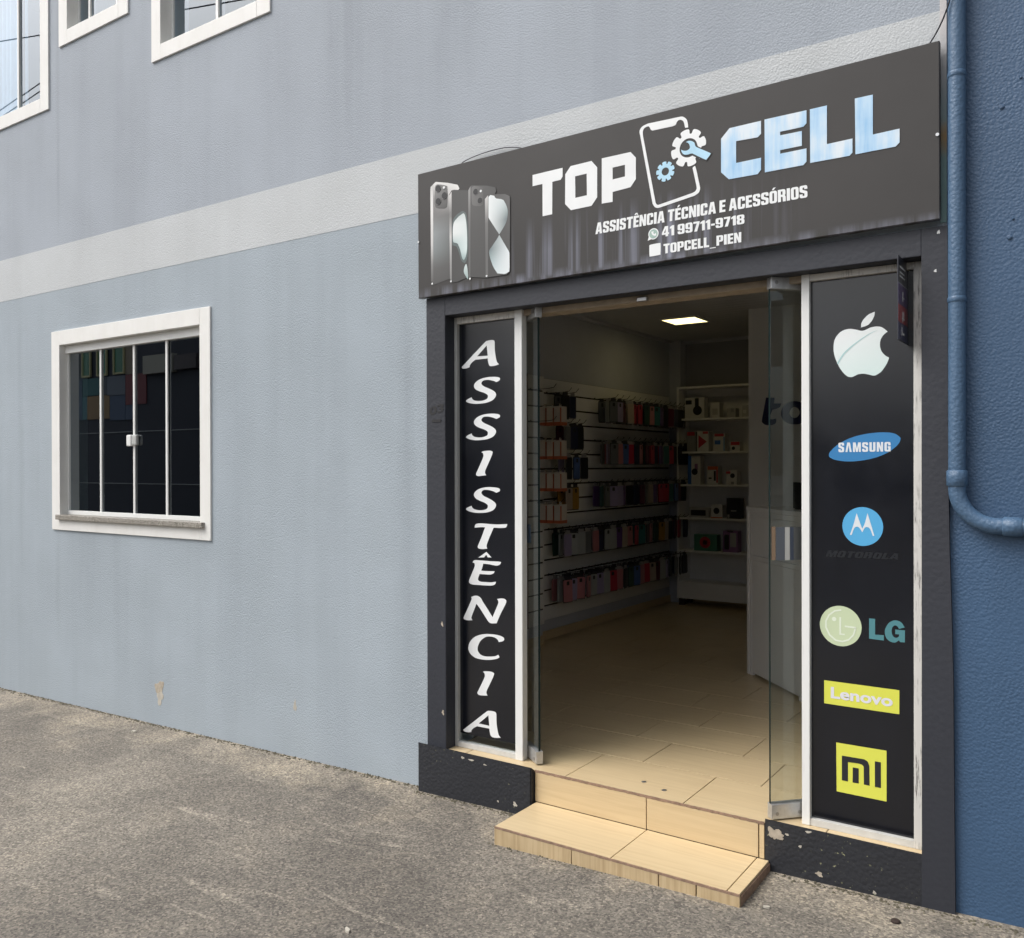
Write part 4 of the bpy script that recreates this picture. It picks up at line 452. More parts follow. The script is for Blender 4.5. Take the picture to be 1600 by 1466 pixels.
# doorway surround
box('pillar', (-2.808, -2.690, -.020, .10, .2205, 2.425), M_DARK, B, .004)
bm = bmesh.new()
rx = [(.0-.3, -.4575), (.06, -.4575), (.45, -.461), (.86, -.4635), (1.10, -.469), (1.30, -.4745), (1.6, -.479), (2.425, -.4805)]
fr = [bm.verts.new((-.563, -.020, z)) for z, x in rx]; fl = [bm.verts.new((x, -.020, z)) for z, x in rx]
bk = [bm.verts.new((-.563, .10, z)) for z, x in rx]; bl = [bm.verts.new((x, -.0012, z)) for z, x in rx]
for i in range(len(rx)-1):
    bm.faces.new((fr[i], fl[i], fl[i+1], fr[i+1])); bm.faces.new((fl[i], bl[i], bl[i+1], fl[i+1])); bm.faces.new((bk[i], fr[i], fr[i+1], bk[i+1]))
bm.faces.new((fr[-1], fl[-1], bl[-1], bk[-1]))
mk('pillar', bm, M_DARK, B)
box('lintel', (-2.690, -.5632, -.0198, .10, 2.330, 2.425), M_DARK, B, .003)
def plinth(x0, x1, yf, top, ych, bevel=True):
    bm = bmesh.new(); prof = [(yf, -.5), (yf, top), (ych, .2215), (ych+.004, .204), (.19, .204), (.19, -.5)]
    a = [bm.verts.new((x0, y, z)) for y, z in prof]; b = [bm.verts.new((x1, y, z)) for y, z in prof]
    for i in range(6): bm.faces.new((a[i], a[(i+1) % 6], b[(i+1) % 6], b[i]))
    bm.faces.new(a); bm.faces.new(b[::-1])
    if bevel: bmesh.ops.bevel(bm, geom=[e for e in bm.edges if abs(e.verts[0].co.y-yf) < 1e-5 and abs(e.verts[1].co.y-yf) < 1e-5], offset=.005, segments=2, affect='EDGES')
    return mk('plinth', bm, M_PLIN, B)
plinth(-2.844, -2.179, -.050, .2405, -.022)
plinth(-1.1195, -.5632, -.0202, .2375, -.012, False)
# bare plaster where paint has flaked off
for cx, cz, rx_, rz_, y, m_, sd in ((-5.040, .185, .038, .055, -.0012, M_CHIP, 1), (-5.035, .125, .030, .042, -.0013, M_CHIPW, 2), (-3.781, .265, .010, .032, -.0012, M_CHIPW, 3),
        (-1.083, .190, .022, .022, -.0218, M_CHIP, 4), (-1.066, .180, .018, .012, -.0220, M_CHIP, 14), (-.915, .076, .012, .008, -.0218, M_CHIP, 5), (-.985, .162, .006, .004, -.0218, M_CHIPW, 6), (-1.035, .196, .008, .003, -.0218, M_CHIPW, 19), (-.955, .224, .010, .004, -.0218, M_CHIPW, 15), (-.72, .060, .005, .006, -.0218, M_CHIPW, 16),
        (-2.565, .214, .008, .006, -.0515, M_CHIPW, 7), (-2.515, .212, .013, .004, -.0515, M_CHIPW, 8), (-2.435, .205, .008, .003, -.0515, M_CHIPW, 9), (-2.265, .056, .010, .009, -.0515, M_CHIPW, 10), (-2.36, .05, .004, .004, -.0515, M_CHIPW, 17),
        (-2.712, .83, .006, .011, -.0212, M_CHIP, 11), (-2.708, .40, .006, .012, -.0212, M_CHIP, 12), (-.518, 2.273, .0035, .006, -.0212, M_VGREY, 13), (-.508, 2.405, .004, .007, -.0212, M_VGREY, 18)):
    blob('paint_chip', cx, cz, rx_, rz_, y, m_, B, sd)
text('house_number', '03', D['t03'], -.0214, M_NUM, B, .03)
box('number_dash', (-2.772, -2.716, -.0222, -.0208, 1.815, 1.828), M_NUM, B)

def surround(name, inn, left, right, bot, top, parent, mat=M_TRIM):
    a, b, c, d = inn
    return boxes(name, [(a-left, a, -.012, .199, c-bot, d+top), (b, b+right, -.012, .199, c-bot, d+top), (a, b, -.0125, .199, d, d+top), (a, b, -.0125, .199, c-bot, c)], mat, parent, .003)
# ground floor sliding window
a, b, c, d = WIN['low']
W = surround('window', WIN['low'], .106, .100, .102, .102, B)
boxes('frame', [(a+.001, b-.001, .030, .085, 2.409, d-.001), (a+.001, a+.016, .046, .075, 1.29, 2.409), (b-.016, b-.001, .046, .075, 1.29, 2.409), (a+.001, b-.001, .040, .085, 1.2625, 1.29)], M_ALU, W, .002)
mx = [a+.016, -5.775, -5.382, -5.024, b-.016]
for k in range(3): box('mullion', (mx[k+1]-.010, mx[k+1]+.010, .046, .0555, 1.29, 2.409), M_ALU, W, .002)
for k in range(4): box('pane', (mx[k]+.0005, mx[k+1]-.0005, .056+.004*(k in (0, 3)), .061+.004*(k in (0, 3)), 1.2905, 2.4085), M_GLASSW, W)
box('sill', (-6.215, -4.560, -.036, .090, 1.228, 1.262), M_SILL, W, .004)
box('latch', (-5.440, -5.389, .026, .055, 1.737, 1.812), M_ALU, W, .008)
box('latch', (-5.387, -5.335, .030, .055, 1.742, 1.812), M_ALUG, W, .010)
# upper windows
def upper(key, lw, rw, bw, tw, stiles, curtain=None):
    a, b, c, d = WIN[key]; W = surround('window', WIN[key], lw, rw, bw, tw, B)
    boxes('frame', [(a+.001, a+.022, .066, .10, c, d), (b-.022, b-.001, .066, .10, c, d), (a+.022, b-.022, .066, .10, c+.0005, c+.022), (a+.022, b-.022, .066, .10, d-.022, d-.0005)], M_ALU, W, .002)
    e = [a+.022]+[s for s in stiles]+[b-.022]
    for s in stiles:
        box('mullion', (s-.012, s+.012, .070, .096, c+.022, d-.022), M_ALU, W, .002)
        box('mullion', (s+.014, s+.050, .092, .100, c+.022, d-.022), M_BLACK, W)
    for k in range(len(e)-1): box('pane', (e[k]+.012*(k > 0), e[k+1]-.012, .078+.006*(k % 2), .083+.006*(k % 2), c+.022, d-.022), M_GLASSU, W)
    if curtain:
        bm = bmesh.new(); x0, x1 = curtain; n = 60; p = None
        for i in range(n+1):
            x = x0+(x1-x0)*i/n; y = .155+.018*math.sin(i*1.15)+.006*math.sin(i*.43); q_ = (bm.verts.new((x, y, c+.03)), bm.verts.new((x, y, d)))
            if p: bm.faces.new((p[0], q_[0], q_[1], p[1]))
            p = q_
        mk('curtain', bm, M_CURTAIN, W, True)
upper('A', .1, .113, .10, .1, (-6.915,), (-7.7, -6.93))
upper('B', .110, .109, .098, .1, (-5.935, -5.60))
upper('C', .096, .112, .094, .1, (-4.535,))
for nm, (x0, x1, y0, y1, z0, z1) in (('ground_floor_room', (-9, -3.875, .201, 3.6, .05, 2.9)), ('upper_floor_room', (-9, -3.6, .201, 3.6, 3.4, 6.2))):
    bm = bmesh.new(); bbox_add(bm, x0, x1, y0, y1, z0, z1)
    bmesh.ops.delete(bm, geom=[f for f in bm.faces if all(abs(v.co.y-y0) < 1e-4 for v in f.verts)], context='FACES')
    tag(mk(nm, bm, M_ROOM), kind='structure')

# ------------------------------------------------------------------ neighbouring blue building and its drainpipe
NB = thing('blue_building', (2.5, .1, 0), 'saturated blue rendered building at the right edge behind the painted drainpipe', 'building')
mk('wall', wall_grid([-.4848, -.3, 6], [-.6, 7.2], 0, .2, []), M_BLUE, NB)
box('roof', (-.4848, 6, .201, 8, 6.6, 6.8), M_BLUE, NB)
for x, z, r in ((-.262, 2.885, .0030), (-.318, 2.80, .0055), (-.295, 2.36, .0055), (-.285, 2.42, .0028)):
    bm = bmesh.new(); tube(bm, [(x, 0, z), (x, -.003, z), (x, -.0045, z)], [r*1.5, r*1.5, r], 10); tube(bm, [(x, -.0045, z), (x, -.006, z)], r*.6, 6); mk('wall_plug', bm, M_BLUE, NB)
PX, PY_, PR = -.4495, -.034, .0275
bm = bmesh.new(); arc = [(PX+.125-.125*math.cos(a_), PY_, 1.520-.125*math.sin(a_)) for a_ in [math.pi/2*i/12 for i in range(13)]]
tube(bm, [(PX, PY_, 7.0), (PX, PY_, 2.92)], PR, 20); tube(bm, [(PX, PY_, 2.93), (PX, PY_, 2.160)], [PR, PR], 20); tube(bm, [(PX, PY_, 2.158), (PX, PY_, 1.53)], PR*.985, 20)
P_ = mk('drain_pipe', bm, M_PIPE, None, True)
tag(P_, 'blue painted plastic drainpipe with an elbow running down the blue wall', 'drainpipe')
bm = bmesh.new(); tube(bm, [(PX, PY_, 1.56)]+arc+[(-.30, PY_, 1.395), (3, PY_, 1.395)], PR*1.0, 20); mk('elbow', bm, M_PIPE, P_, True)
bm = bmesh.new(); tube(bm, [(PX, PY_, 1.527), (PX, PY_, 1.530), (PX, PY_, 1.579), (PX, PY_, 1.582)], [PR*1.05, PR*1.2, PR*1.2, PR*1.05], 20); mk('coupling', bm, M_PIPE, P_, True)
bm = bmesh.new(); tube(bm, [(-.312, PY_, 1.395), (-.309, PY_, 1.395), (-.257, PY_, 1.395), (-.254, PY_, 1.395)], [PR*1.05, PR*1.17, PR*1.17, PR*1.05], 20); mk('coupling', bm, M_PIPE, P_, True)
for z in (2.93, 2.165):
    bm = bmesh.new(); tube(bm, [(PX, PY_, z-.012), (PX, PY_, z-.009), (PX, PY_, z+.004), (PX, PY_, z+.008)], [PR, PR*1.09, PR*1.07, PR], 20); mk('joint_ring', bm, M_PIPE, P_, True)
def cable(name, pts, r, label):
    P = [Vector(p) for p in pts]; out = []
    for i in range(len(P)-1):
        a, b = P[i], P[i+1]; p = P[i-1] if i else a*2-b; q = P[i+2] if i+2 < len(P) else b*2-a
        for j in range(6):
            t_ = j/6; out.append(.5*((2*a)+(b-p)*t_+(2*p-5*a+4*b-q)*t_*t_+(3*a-p-3*b+q)*t_**3))
    out.append(P[-1]); bm = bmesh.new(); tube(bm, out, r, 6); return tag(mk(name, bm, M_WIRE, None, True), label, 'cable')
cable('cable', [(-.545, -.03, 3.045), (-.515, -.035, 3.085), (-.485, -.055, 3.130), (-.462, -.068, 3.19), (-.448, -.072, 3.26), (-.43, -.06, 3.40), (-.40, -.01, 3.7)], .0028, 'thin black cable looping from the sign corner over the drainpipe')
cable('cable', [(-2.62, -.012, 3.03), (-2.57, -.014, 3.058), (-2.45, -.012, 3.075), (-2.32, -.012, 3.072), (-2.2, -.012, 3.04)], .0022, 'thin slack cable just above the top left of the dark sign')

# ------------------------------------------------------------------ shop sign
SG = thing('shop_sign', (-1.67, -.03, 2.43), 'long weathered dark fascia sign with white and pale blue lettering over the doorway', 'sign')
bm = bmesh.new(); q = [(-2.8345, 3.034), (-2.8325, 2.424), (-.500, 2.4435), (-.501, 3.0535)]
f_ = [bm.verts.new((x, -.050, z)) for x, z in q]; b_ = [bm.verts.new((x, -.0225, z)) for x, z in q]
bm.faces.new(f_); bm.faces.new(b_[::-1])
for i in range(4): bm.faces.new((f_[i], f_[(i+1) % 4], b_[(i+1) % 4], b_[i]))
bmesh.ops.bevel(bm, geom=[e for e in bm.edges if all(abs(v.co.y+.05) < 1e-4 for v in e.verts)], offset=.002, segments=1, affect='EDGES')
mk('panel', bm, M_SIGN, SG)
for b_ in ((-2.7, -2.64, -.0224, -.0024, 2.45, 3.0), (-1.7, -1.64, -.0224, -.0024, 2.46, 3.01), (-.62, -.56, -.0224, -.0046, 2.46, 3.02)): box('batten', b_, M_ALUG, SG)
bm = bmesh.new(); tube(bm, [(-2.829, -.050, 2.70), (-2.829, -.054, 2.70)], .005, 8); mk('screw', bm, M_STEEL, SG)
bm = bmesh.new(); tube(bm, [(-.507, -.050, 2.732), (-.507, -.054, 2.732)], .006, 8); mk('screw', bm, M_STEEL, SG)
for c_ in D['top']: sheet('letter', [c_], -.0512, M_VWHITE, SG)
for c_ in D['cell']:
    o = sheet('letter', [c_], -.0512, M_VWHITE, SG); o['label'] = 'pale blue letter with a silver outline'
    for k in range(1): sheet('face', [[inset(c_[0], .0065)]], -.0520, M_VBLUE, o)
lo = sheet('phone_outline', [D['phone_outline']], -.0512, M_VWHITE, SG)
def gear(cx, cz, R, r, n, rot, ri):
    p = []
    for k in range(n):
        a = 2*math.pi*k/n+rot; h = 2*math.pi/n
        for f, rr in ((-.30, R), (-.15, R*1.015), (.0, R*1.02), (.15, R*1.015), (.30, R), (.36, R*.94), (.40, ri), (.5, ri*.965), (.60, ri), (.64, R*.94)):
            p.append(Vector(((cx+math.cos(a+f*h)*rr)/1000, (cz+math.sin(a+f*h)*rr)/1000)))
    return p
g = D['gear']; sheet('gear', [[gear(*g, 74, 0, 8, .22, 57), circ(*g, 38)]], -.0518, M_VWHITE, SG)
g2 = D['gear2']; sheet('gear', [[gear(*g2, 40, 0, 9, .3, 31), circ(*g2, 16)]], -.0518, M_LBLUE, SG)
sheet('gear_gap', [D['wrench_gap']], -.0522, M_SIGNFLAT, SG); sheet('wrench', [D['wrench']], -.0526, M_LBLUE, SG)
block_text('lettering', 'ASSIST\u00caNCIA T\u00c9CNICA E ACESS\u00d3RIOS', D['t1'], -.0512, M_VWHITE, SG)
block_text('lettering', '41 99711-9718', D['t2'], -.0512, M_VWHITE, SG)
block_text('lettering', 'TOPCELL_PIEN', D['t3'], -.0512, M_VWHITE, SG)
(wx, wz), wr = D['wa']
bub = circ(wx, wz, wr*1.06, 40); bub[24:28] = [Vector(((wx-wr*.95)/1000, (wz-wr*.35)/1000)), Vector(((wx-wr*1.2)/1000, (wz-wr*1.15)/1000)), Vector(((wx-wr*.45)/1000, (wz-wr*.95)/1000))]
sheet('chat_icon', [[bub]], -.0512, M_VWHITE, SG); sheet('chat_icon', [[circ(wx, wz, wr*.86)]], -.0517, flat('icon_green', (.33, .47, .42), .4), SG)
hand = []
for k in range(13): a_ = math.radians(175+k*110/12); hand.append(Vector(((wx+9+math.cos(a_)*18)/1000, (wz+9+math.sin(a_)*18)/1000)))
for k in range(13): a_ = math.radians(285-k*110/12); rr = 11 if 2 < k < 10 else 7; hand.append(Vector(((wx+9+math.cos(a_)*rr)/1000, (wz+9+math.sin(a_)*rr)/1000)))
sheet('chat_icon', [[hand]], -.0521, M_VWHITE, SG); sheet('square_icon', [D['sq']], -.0512, M_VWHITE, SG)
# printed phones
PH = D['ph']; M_LENSR = flat('lens_ring', (.16, .16, .16), .4)
def grad(x0, x1, z0, z1, *st):      # printed tones: stops down the height, each a (left, right) pair
    def f(x, z):
        u = max(0, min(1, (x*1000-x0)/(x1-x0))); v = max(0, min(.9999, (z1-z*1000)/(z1-z0)))*(len(st)-1); k = int(v) if len(st) > 1 else 0
        a = [p*(1-u)+q_*u for p, q_ in zip(*st[k])]; b = [p*(1-u)+q_*u for p, q_ in zip(*st[min(k+1, len(st)-1)])]; w_ = v-k; return [p*(1-w_)+q_*w_ for p, q_ in zip(a, b)]
    return f
def dense(c, n=7):                  # refine a sharp outline so that the tones can run down it
    out = []
    for i in range(len(c)):
        a, b = c[i], c[(i+1) % len(c)]
        out += [(a[0]+(b[0]-a[0])*k/n, a[1]+(b[1]-a[1])*k/n, 1) for k in range(n)]
    return out
def bb(k): c_ = PH[k]; return min(p[0] for p in c_), max(p[0] for p in c_), min(p[1] for p in c_), max(p[1] for p in c_)
def pr(k, y, *st):                  # printed in thin horizontal strips so that tones blend smoothly
    st = [(a, a) if not isinstance(a[0], tuple) else a for a in st]; c_ = [Vector((x, z)) for x, z, k_ in PH[k]] if all(p[2] for p in PH[k]) else [v*1000 for v in smooth_contour(PH[k])]
    z0, z1 = min(p.y for p in c_), max(p.y for p in c_); n_ = 26; vs_, fs_ = [], []
    def span(z):
        xs2 = [a.x+(b.x-a.x)*(z-a.y)/(b.y-a.y) for a, b in zip(c_, c_[1:]+c_[:1]) if (a.y-z)*(b.y-z) <= 0 and a.y != b.y]; return min(xs2), max(xs2)
    for i in range(n_+1):
        z = z0+(z1-z0)*min(.9995, max(.0005, i/n_)); a, b = span(z)
        for m_ in range(5): vs_.append(((a+(b-a)*m_/4)/1000, y, z/1000))
        if i: fs_ += [(5*(i-1)+m_, 5*(i-1)+m_+1, 5*i+m_+1, 5*i+m_) for m_ in range(4)]
    me = bpy.data.meshes.new('phone_print'); me.from_pydata(vs_, [], fs_); me.materials.append(M_PRINT); at = me.color_attributes.new('print', 'FLOAT_COLOR', 'POINT'); f = grad(*bb(k), *st)
    for i, v in enumerate(vs_): at.data[i].color = (*f(v[0], v[2]), 1)
    o = bpy.data.objects.new('phone_print', me); col.objects.link(o); attach(o, SG)
G = lambda v: (v*.92 if v > .5 else v*.72, v*.91 if v > .5 else v*.715, v*.90 if v > .5 else v*.71)
pr('p1_body', -.0512, (G(.80), G(.80)), (G(.22), G(.78)), (G(.26), G(.16)), ((.28, .31, .32), G(.14)), ((.22, .25, .255), G(.11)), (G(.15), G(.10)), (G(.11), G(.09)))
pr('p1_edge', -.0516, G(.60), G(.80), G(.72), G(.62), G(.30), G(.13)); pr('p1_cam', -.0516, (G(.34), G(.22)), (G(.12), G(.10)))
pr('p2_body', -.0520, (G(.075), G(.085))); pr('p2_edge', -.0524, G(.70), G(.25), G(.62), G(.45), G(.30)); pr('p2_halo', -.0522, (.10, .13, .13)); pr('p2_glow', -.0524, ((.45, .52, .52), (.60, .66, .66)), ((.74, .77, .77), (.66, .72, .72)), ((.74, .77, .77), (.66, .72, .72)), ((.42, .52, .52), (.66, .74, .74)), ((.30, .40, .40), (.66, .76, .76)), ((.26, .36, .36), (.3, .4, .4))); pr('p2_glow2', -.0524, (.60, .68, .68), (.30, .40, .40))
pr('p3_body', -.0528, (G(.13), G(.09)), (G(.095), G(.085)), (G(.085), G(.078))); pr('p3_edge', -.0531, G(.45), G(.20), G(.17), G(.16)); pr('p3_cam', -.0531, (G(.22), G(.13)), (G(.20), G(.14)))
pr('p4_body', -.0534, (G(.075), G(.16)), (G(.075), G(.10)), (G(.075), G(.085))); pr('p4_edge', -.0537, G(.62), G(.22), G(.17), G(.18)); pr('p4_s1', -.0537, ((.74, .78, .79), (.70, .75, .76)), ((.76, .80, .81), (.42, .50, .51)), ((.76, .80, .81), (.12, .16, .17)), ((.74, .78, .79), (.15, .20, .21))); pr('p4_s2', -.0537, ((.20, .25, .26), (.60, .66, .67)), ((.14, .19, .20), (.70, .76, .78)), ((.36, .46, .48), (.74, .78, .80)), ((.60, .69, .71), (.72, .77, .79)))
for i, (x, z, r) in enumerate(PH['lens']):
    br_ = i in (3, 6)
    if not br_: sheet('phone_print', [[circ(x, z, r*1.12, 20)]], -.0540, M_LENSR, SG)
    sheet('phone_print', [[circ(x, z, r, 20)]], -.0543, M_VWHITE if br_ else M_BLACK, SG)
for x, z, r in PH['foot']: sheet('phone_print', [[circ(x, z, r, 12)]], -.0540, M_VWHITE, SG)

# ------------------------------------------------------------------ glazed side panels
LP = thing('window_panel', (-2.49, .06, .222), 'narrow black glass panel left of the entrance with tall white letters', 'window panel')
box('frame_strip', (-2.6885, -2.672, .050, .085, .2225, 2.328), M_ALUG, LP, .001); box('frame_strip', (-2.328, -2.287, .046, .088, .2225, 2.329), M_ALU, LP, .002)
box('frame_strip', (-2.672, -2.328, .0505, .085, .2225, .247), M_ALUB, LP, .001); box('frame_strip', (-2.672, -2.328, .0505, .085, 2.296, 2.328), M_ALUD, LP, .001)
box('pane', (-2.6715, -2.3285, .070, .078, .287, 2.2955), M_FILM, LP); box('clear_strip', (-2.6715, -2.3285, .071, .077, .2475, .2868), M_GLASSD, LP)
for g_ in D['letters']:
    grp, cur = [], []
    for c_ in g_:
        if c_ == '+': grp.append(cur); cur = []
        else: cur.append(c_)
    grp.append(cur); sheet('letter', grp, .0688, M_LETTER, LP)
RP = thing('window_panel', (-.79, .06, .222), 'narrow black glass panel right of the entrance with a column of phone maker logos', 'window panel')
box('frame_strip', (-.998, -.968, .046, .088, .2225, 2.329), M_ALU, RP, .002); box('frame_strip', (-.601, -.5655, .050, .085, .2225, 2.328), M_ALUD, RP, .001)
box('frame_strip', (-.968, -.601, .0505, .085, .2225, .249), M_ALUB, RP, .001); box('frame_strip', (-.968, -.601, .0505, .085, 2.303, 2.328), M_ALUD, RP, .001)
box('pane', (-.9675, -.6015, .070, .078, .2495, 2.3025), M_FILM, RP)
y1, y2, y3, y4 = .0690, .0684, .0678, .0672
fg = lambda x, z: [a+(b-a)*max(0, min(1, (2.12-z)/.22+(x+.74)*1.2)) for a, b in zip((.80, .84, .85), (.60, .75, .73))]
o = sheet('logo', [D['fruit']], y1, M_PRINT, RP, fg); o['label'] = 'bitten fruit logo in pale mint'; sheet('leaf', [D['leaf']], y1, M_PRINT, o, fg); sheet('arc', [D['arc']], y2, flat('logo_arc', (.42, .62, .63), .3), o)
o = sheet('logo', [D['ell']], y1, M_LOGOB, RP); o['label'] = 'tilted blue oval logo'; block_text('lettering', 'S\u039bMSUNG', D['tsam'], y2, M_LOGOW, o, 2.0)
o = sheet('logo', [[circ(*D['mdisc'][0], D['mdisc'][1])]], y1, M_LOGOC, RP); o['label'] = 'sky blue disc logo with a winged letter'; sheet('wing', [D['mwing']], y2, M_LOGOW, o); block_text('lettering', 'MOTOROLA', D['tmot'], y1, M_LOGOD, o, 1.2, shear=.22)
o = sheet('logo', [[circ(*D['ldisc'][0], D['ldisc'][1])]], y1, M_LOGOG, RP); o['label'] = 'pale green disc logo with a line face'
for c_ in D['lface']: sheet('face_line', [c_], y2, M_LOGOGW, o)
sheet('face_line', [[circ(*D['ldot'][0], D['ldot'][1], 20)]], y2, M_LOGOGW, o)
for c_ in D['lg']: sheet('letter', [c_], y1, M_LOGOT, o)
o = sheet('logo', [D['lrect']], y1, M_LOGOY, RP); o['label'] = 'yellow oblong logo'; text('lettering', 'Lenovo', D['tlen'], y2, M_LOGOL, o, .03)
o = sheet('logo', [D['mrect']], y1, M_LOGOY, RP); o['label'] = 'yellow square logo'
for c_ in D['mm']: sheet('letter', [c_], y2, M_LOGOK, o)
# small projecting sign on the right panel
FS = thing('projecting_sign', (-.625, -.015, 2.035), 'small dark blade sign with purple and red blocks jutting out over the right panel', 'sign')
box('panel', (-.6275, -.6235, -.096, .066, 2.035, 2.3285), flat('blade_dark', (.030, .032, .042), .3), FS, .001)
for z0, z1, m_ in ((2.232, 2.234, M_VGREY), (2.160, 2.232, flat('blade_purple', (.045, .022, .11), .3)), (2.098, 2.160, flat('blade_red', (.26, .018, .030), .3)), (2.036, 2.098, flat('blade_blue', (.012, .018, .075), .3))):
    box('colour_block', (-.6234, -.6227, -.095, .064, z0+.0004, z1-.0004), m_, FS)
boxes('pictogram', [(-.6226, -.6222, -.040, .005, 2.112, 2.118), (-.6226, -.6222, -.030, -.022, 2.104, 2.140), (-.6226, -.6222, -.012, -.004, 2.110, 2.142)], M_VGREY, FS)
boxes('pictogram', [(-.6226, -.6222, -.045, -.035, 2.055, 2.085), (-.6226, -.6222, -.030, .005, 2.058, 2.066), (-.6226, -.6222, -.035, .0, 2.186, 2.192), (-.6226, -.6222, -.030, -.02, 2.176, 2.21)], M_VGREY, FS)
boxes('pictogram', [(-.6226, -.6222, -.080, .02, 2.288, 2.294), (-.6226, -.6222, -.080, .0, 2.270, 2.275), (-.6226, -.6222, -.080, .01, 2.256, 2.261)], M_VGREY, FS)

# ------------------------------------------------------------------ glass doors, opened inwards
def leaf_door(P0, dv, n_side, label, bits):
    dv = Vector((dv[0], dv[1], 0)).normalized(); nv = Vector((dv.y, -dv.x, 0))*n_side; P0 = Vector((P0[0], P0[1], 0))
    T = thing('glass_door', (P0.x, P0.y, .23), label, 'glass door')
    def lb(name, s0, s1, t0, t1, z0, z1, mat, bev=0, par=None):
        bm = bmesh.new(); bbox_add(bm, s0, s1, t0, t1, z0, z1, bev)
        for v in bm.verts: p = P0+dv*v.co.x+nv*v.co.y; v.co = Vector((p.x, p.y, v.co.z))
        return mk(name, bm, mat, par or T)
    pn = lb('pane', .0012, .60, -.005, .005, .236, 2.318, M_GLASSD)
    lb('edge', 0, .0011, -.005, .005, .236, 2.318, M_GEDGE, 0, pn); lb('edge', .6001, .602, -.005, .005, .236, 2.318, M_GEDGE, 0, pn)
    for z0, z1, sz in ((.228, .286, .249), (2.283, 2.329, 2.308)):
        h = lb('hinge_plate', -.001, .165, -.017, .017, z0, z1, M_STEEL, .002)
        for s_ in (.022, .118):
            bm = bmesh.new(); c_ = P0+dv*s_
            for sg in (1, -1): tube(bm, [c_+nv*.0172*sg+Vector((0, 0, sz)), c_+nv*.0185*sg+Vector((0, 0, sz))], .0075, 10)
            mk('screw', bm, M_SCREW, h)
    for s0, s1, z0, z1, m_ in bits: lb('door_sticker', s0, s1, .0054, .0060, z0, z1, m_)
    return T
st_g = flat('sticker_grey', (.11, .125, .15), .25); st_n = flat('sticker_navy', (.035, .05, .085), .25); st_d = flat('sticker_dark_grey', (.085, .09, .09), .3)
st_o = flat('sticker_tan', (.30, .20, .13), .4); st_w = flat('sticker_silver', (.50, .50, .48), .3); st_b = flat('sticker_blue', (.07, .12, .19), .3)
leaf_door((-2.192, .044), (-.805, .593), -1, 'open glass door leaf folded back behind the lettered panel', [(.095, .205, 1.236, 1.324, st_b)])
leaf_door((-1.113, .018), (.685, .728), 1, 'open glass door leaf folded back behind the logo panel', [(.006, .022, 1.232, 1.362, st_o), (.024, .062, 1.230, 1.360, st_g), (.063, .083, 1.230, 1.360, st_w), (.084, .100, 1.230, 1.360, st_n), (.1005, .20, 1.230, 1.360, st_d)])
HD = box('door_header', (-2.286, -.999, .062, .16, 2.303, 2.3292), M_HEAD); tag(HD, 'tan header rail across the top of the open doorway', 'header rail'); rebase(HD, (-1.64, .1, 2.303))
bm = bmesh.new(); bbox_add(bm, -1.695, -1.650, .045, .0615, 2.302, 2.318, .002); mk('strike_plate', bm, M_STEEL, None).parent = HD
bpy.data.objects['strike_plate'].matrix_parent_inverse = Matrix.Translation(-Vector(HD.location))

# ------------------------------------------------------------------ entrance step
ST = thing('entrance_step', (-1.63, -.19, .02), 'low cream tiled step with brown edges below the shop door', 'step')
box('core', (-2.165, -1.106, -.338, -.0226, -.2, .070), M_GROUT, ST)
box('riser_core', (-2.176, -1.1215, -.0125, .15, -.2, .204), M_GROUT, ST)
def tile(name, b, mat, par, bev=.0012): return box(name, b, mat, par, bev)
for x0, x1 in ((-2.1665, -1.6205), (-1.6165, -1.1525), (-1.1485, -1.1035)): tile('tread_tile', (x0, x1, -.3445, -.0235, .0715, .080), M_TILE, ST)
for x0, x1 in ((-2.1735, -1.6235), (-1.6195, -1.1465), (-1.1415, -1.1225)): tile('riser_tile', (x0, x1, -.0215, -.0127, .0815, .2125), M_TILE, ST)
for x0, x1 in ((-2.1675, -1.7935), (-1.7895, -1.4165), (-1.4125, -1.2675), (-1.2625, -1.1015)): tile('front_tile', (x0, x1, -.3490, -.3385, -.08, .0705), M_TILEV, ST)
tile('side_tile', (-1.1055, -1.0985, -.338, -.024, -.08, .0705), M_BISC, ST); tile('side_tile', (-2.1735, -2.1655, -.338, -.052, -.08, .0705), M_TILEV, ST)
bm = bmesh.new()
def ragged(bm, x0, x1, y, z, n, seed, h, amp):
    R = random.Random(seed); p = None
    for i in range(n+1):
        x = x0+(x1-x0)*i/n; a_ = z+R.uniform(-amp, amp)*.4; b_ = z-h+R.uniform(-amp, amp)
        q_ = [bm.verts.new((x, y, a_)), bm.verts.new((x, y, b_)), bm.verts.new((x, y+.006, a_))]
        if p: bm.faces.new((p[0], p[1], q_[1], q_[0])); bm.faces.new((p[0], q_[0], q_[2], p[2]))
        p = q_
ragged(bm, -2.1675, -1.1015, -.3496, .0795, 90, 3, .0085, .0009); mk('edge_trim', bm, M_BISC, ST)
bm = bmesh.new(); ragged(bm, -2.1745, -1.1225, -.0222, .2225, 90, 4, .0095, .0016); mk('edge_trim', bm, M_BISC, ST)

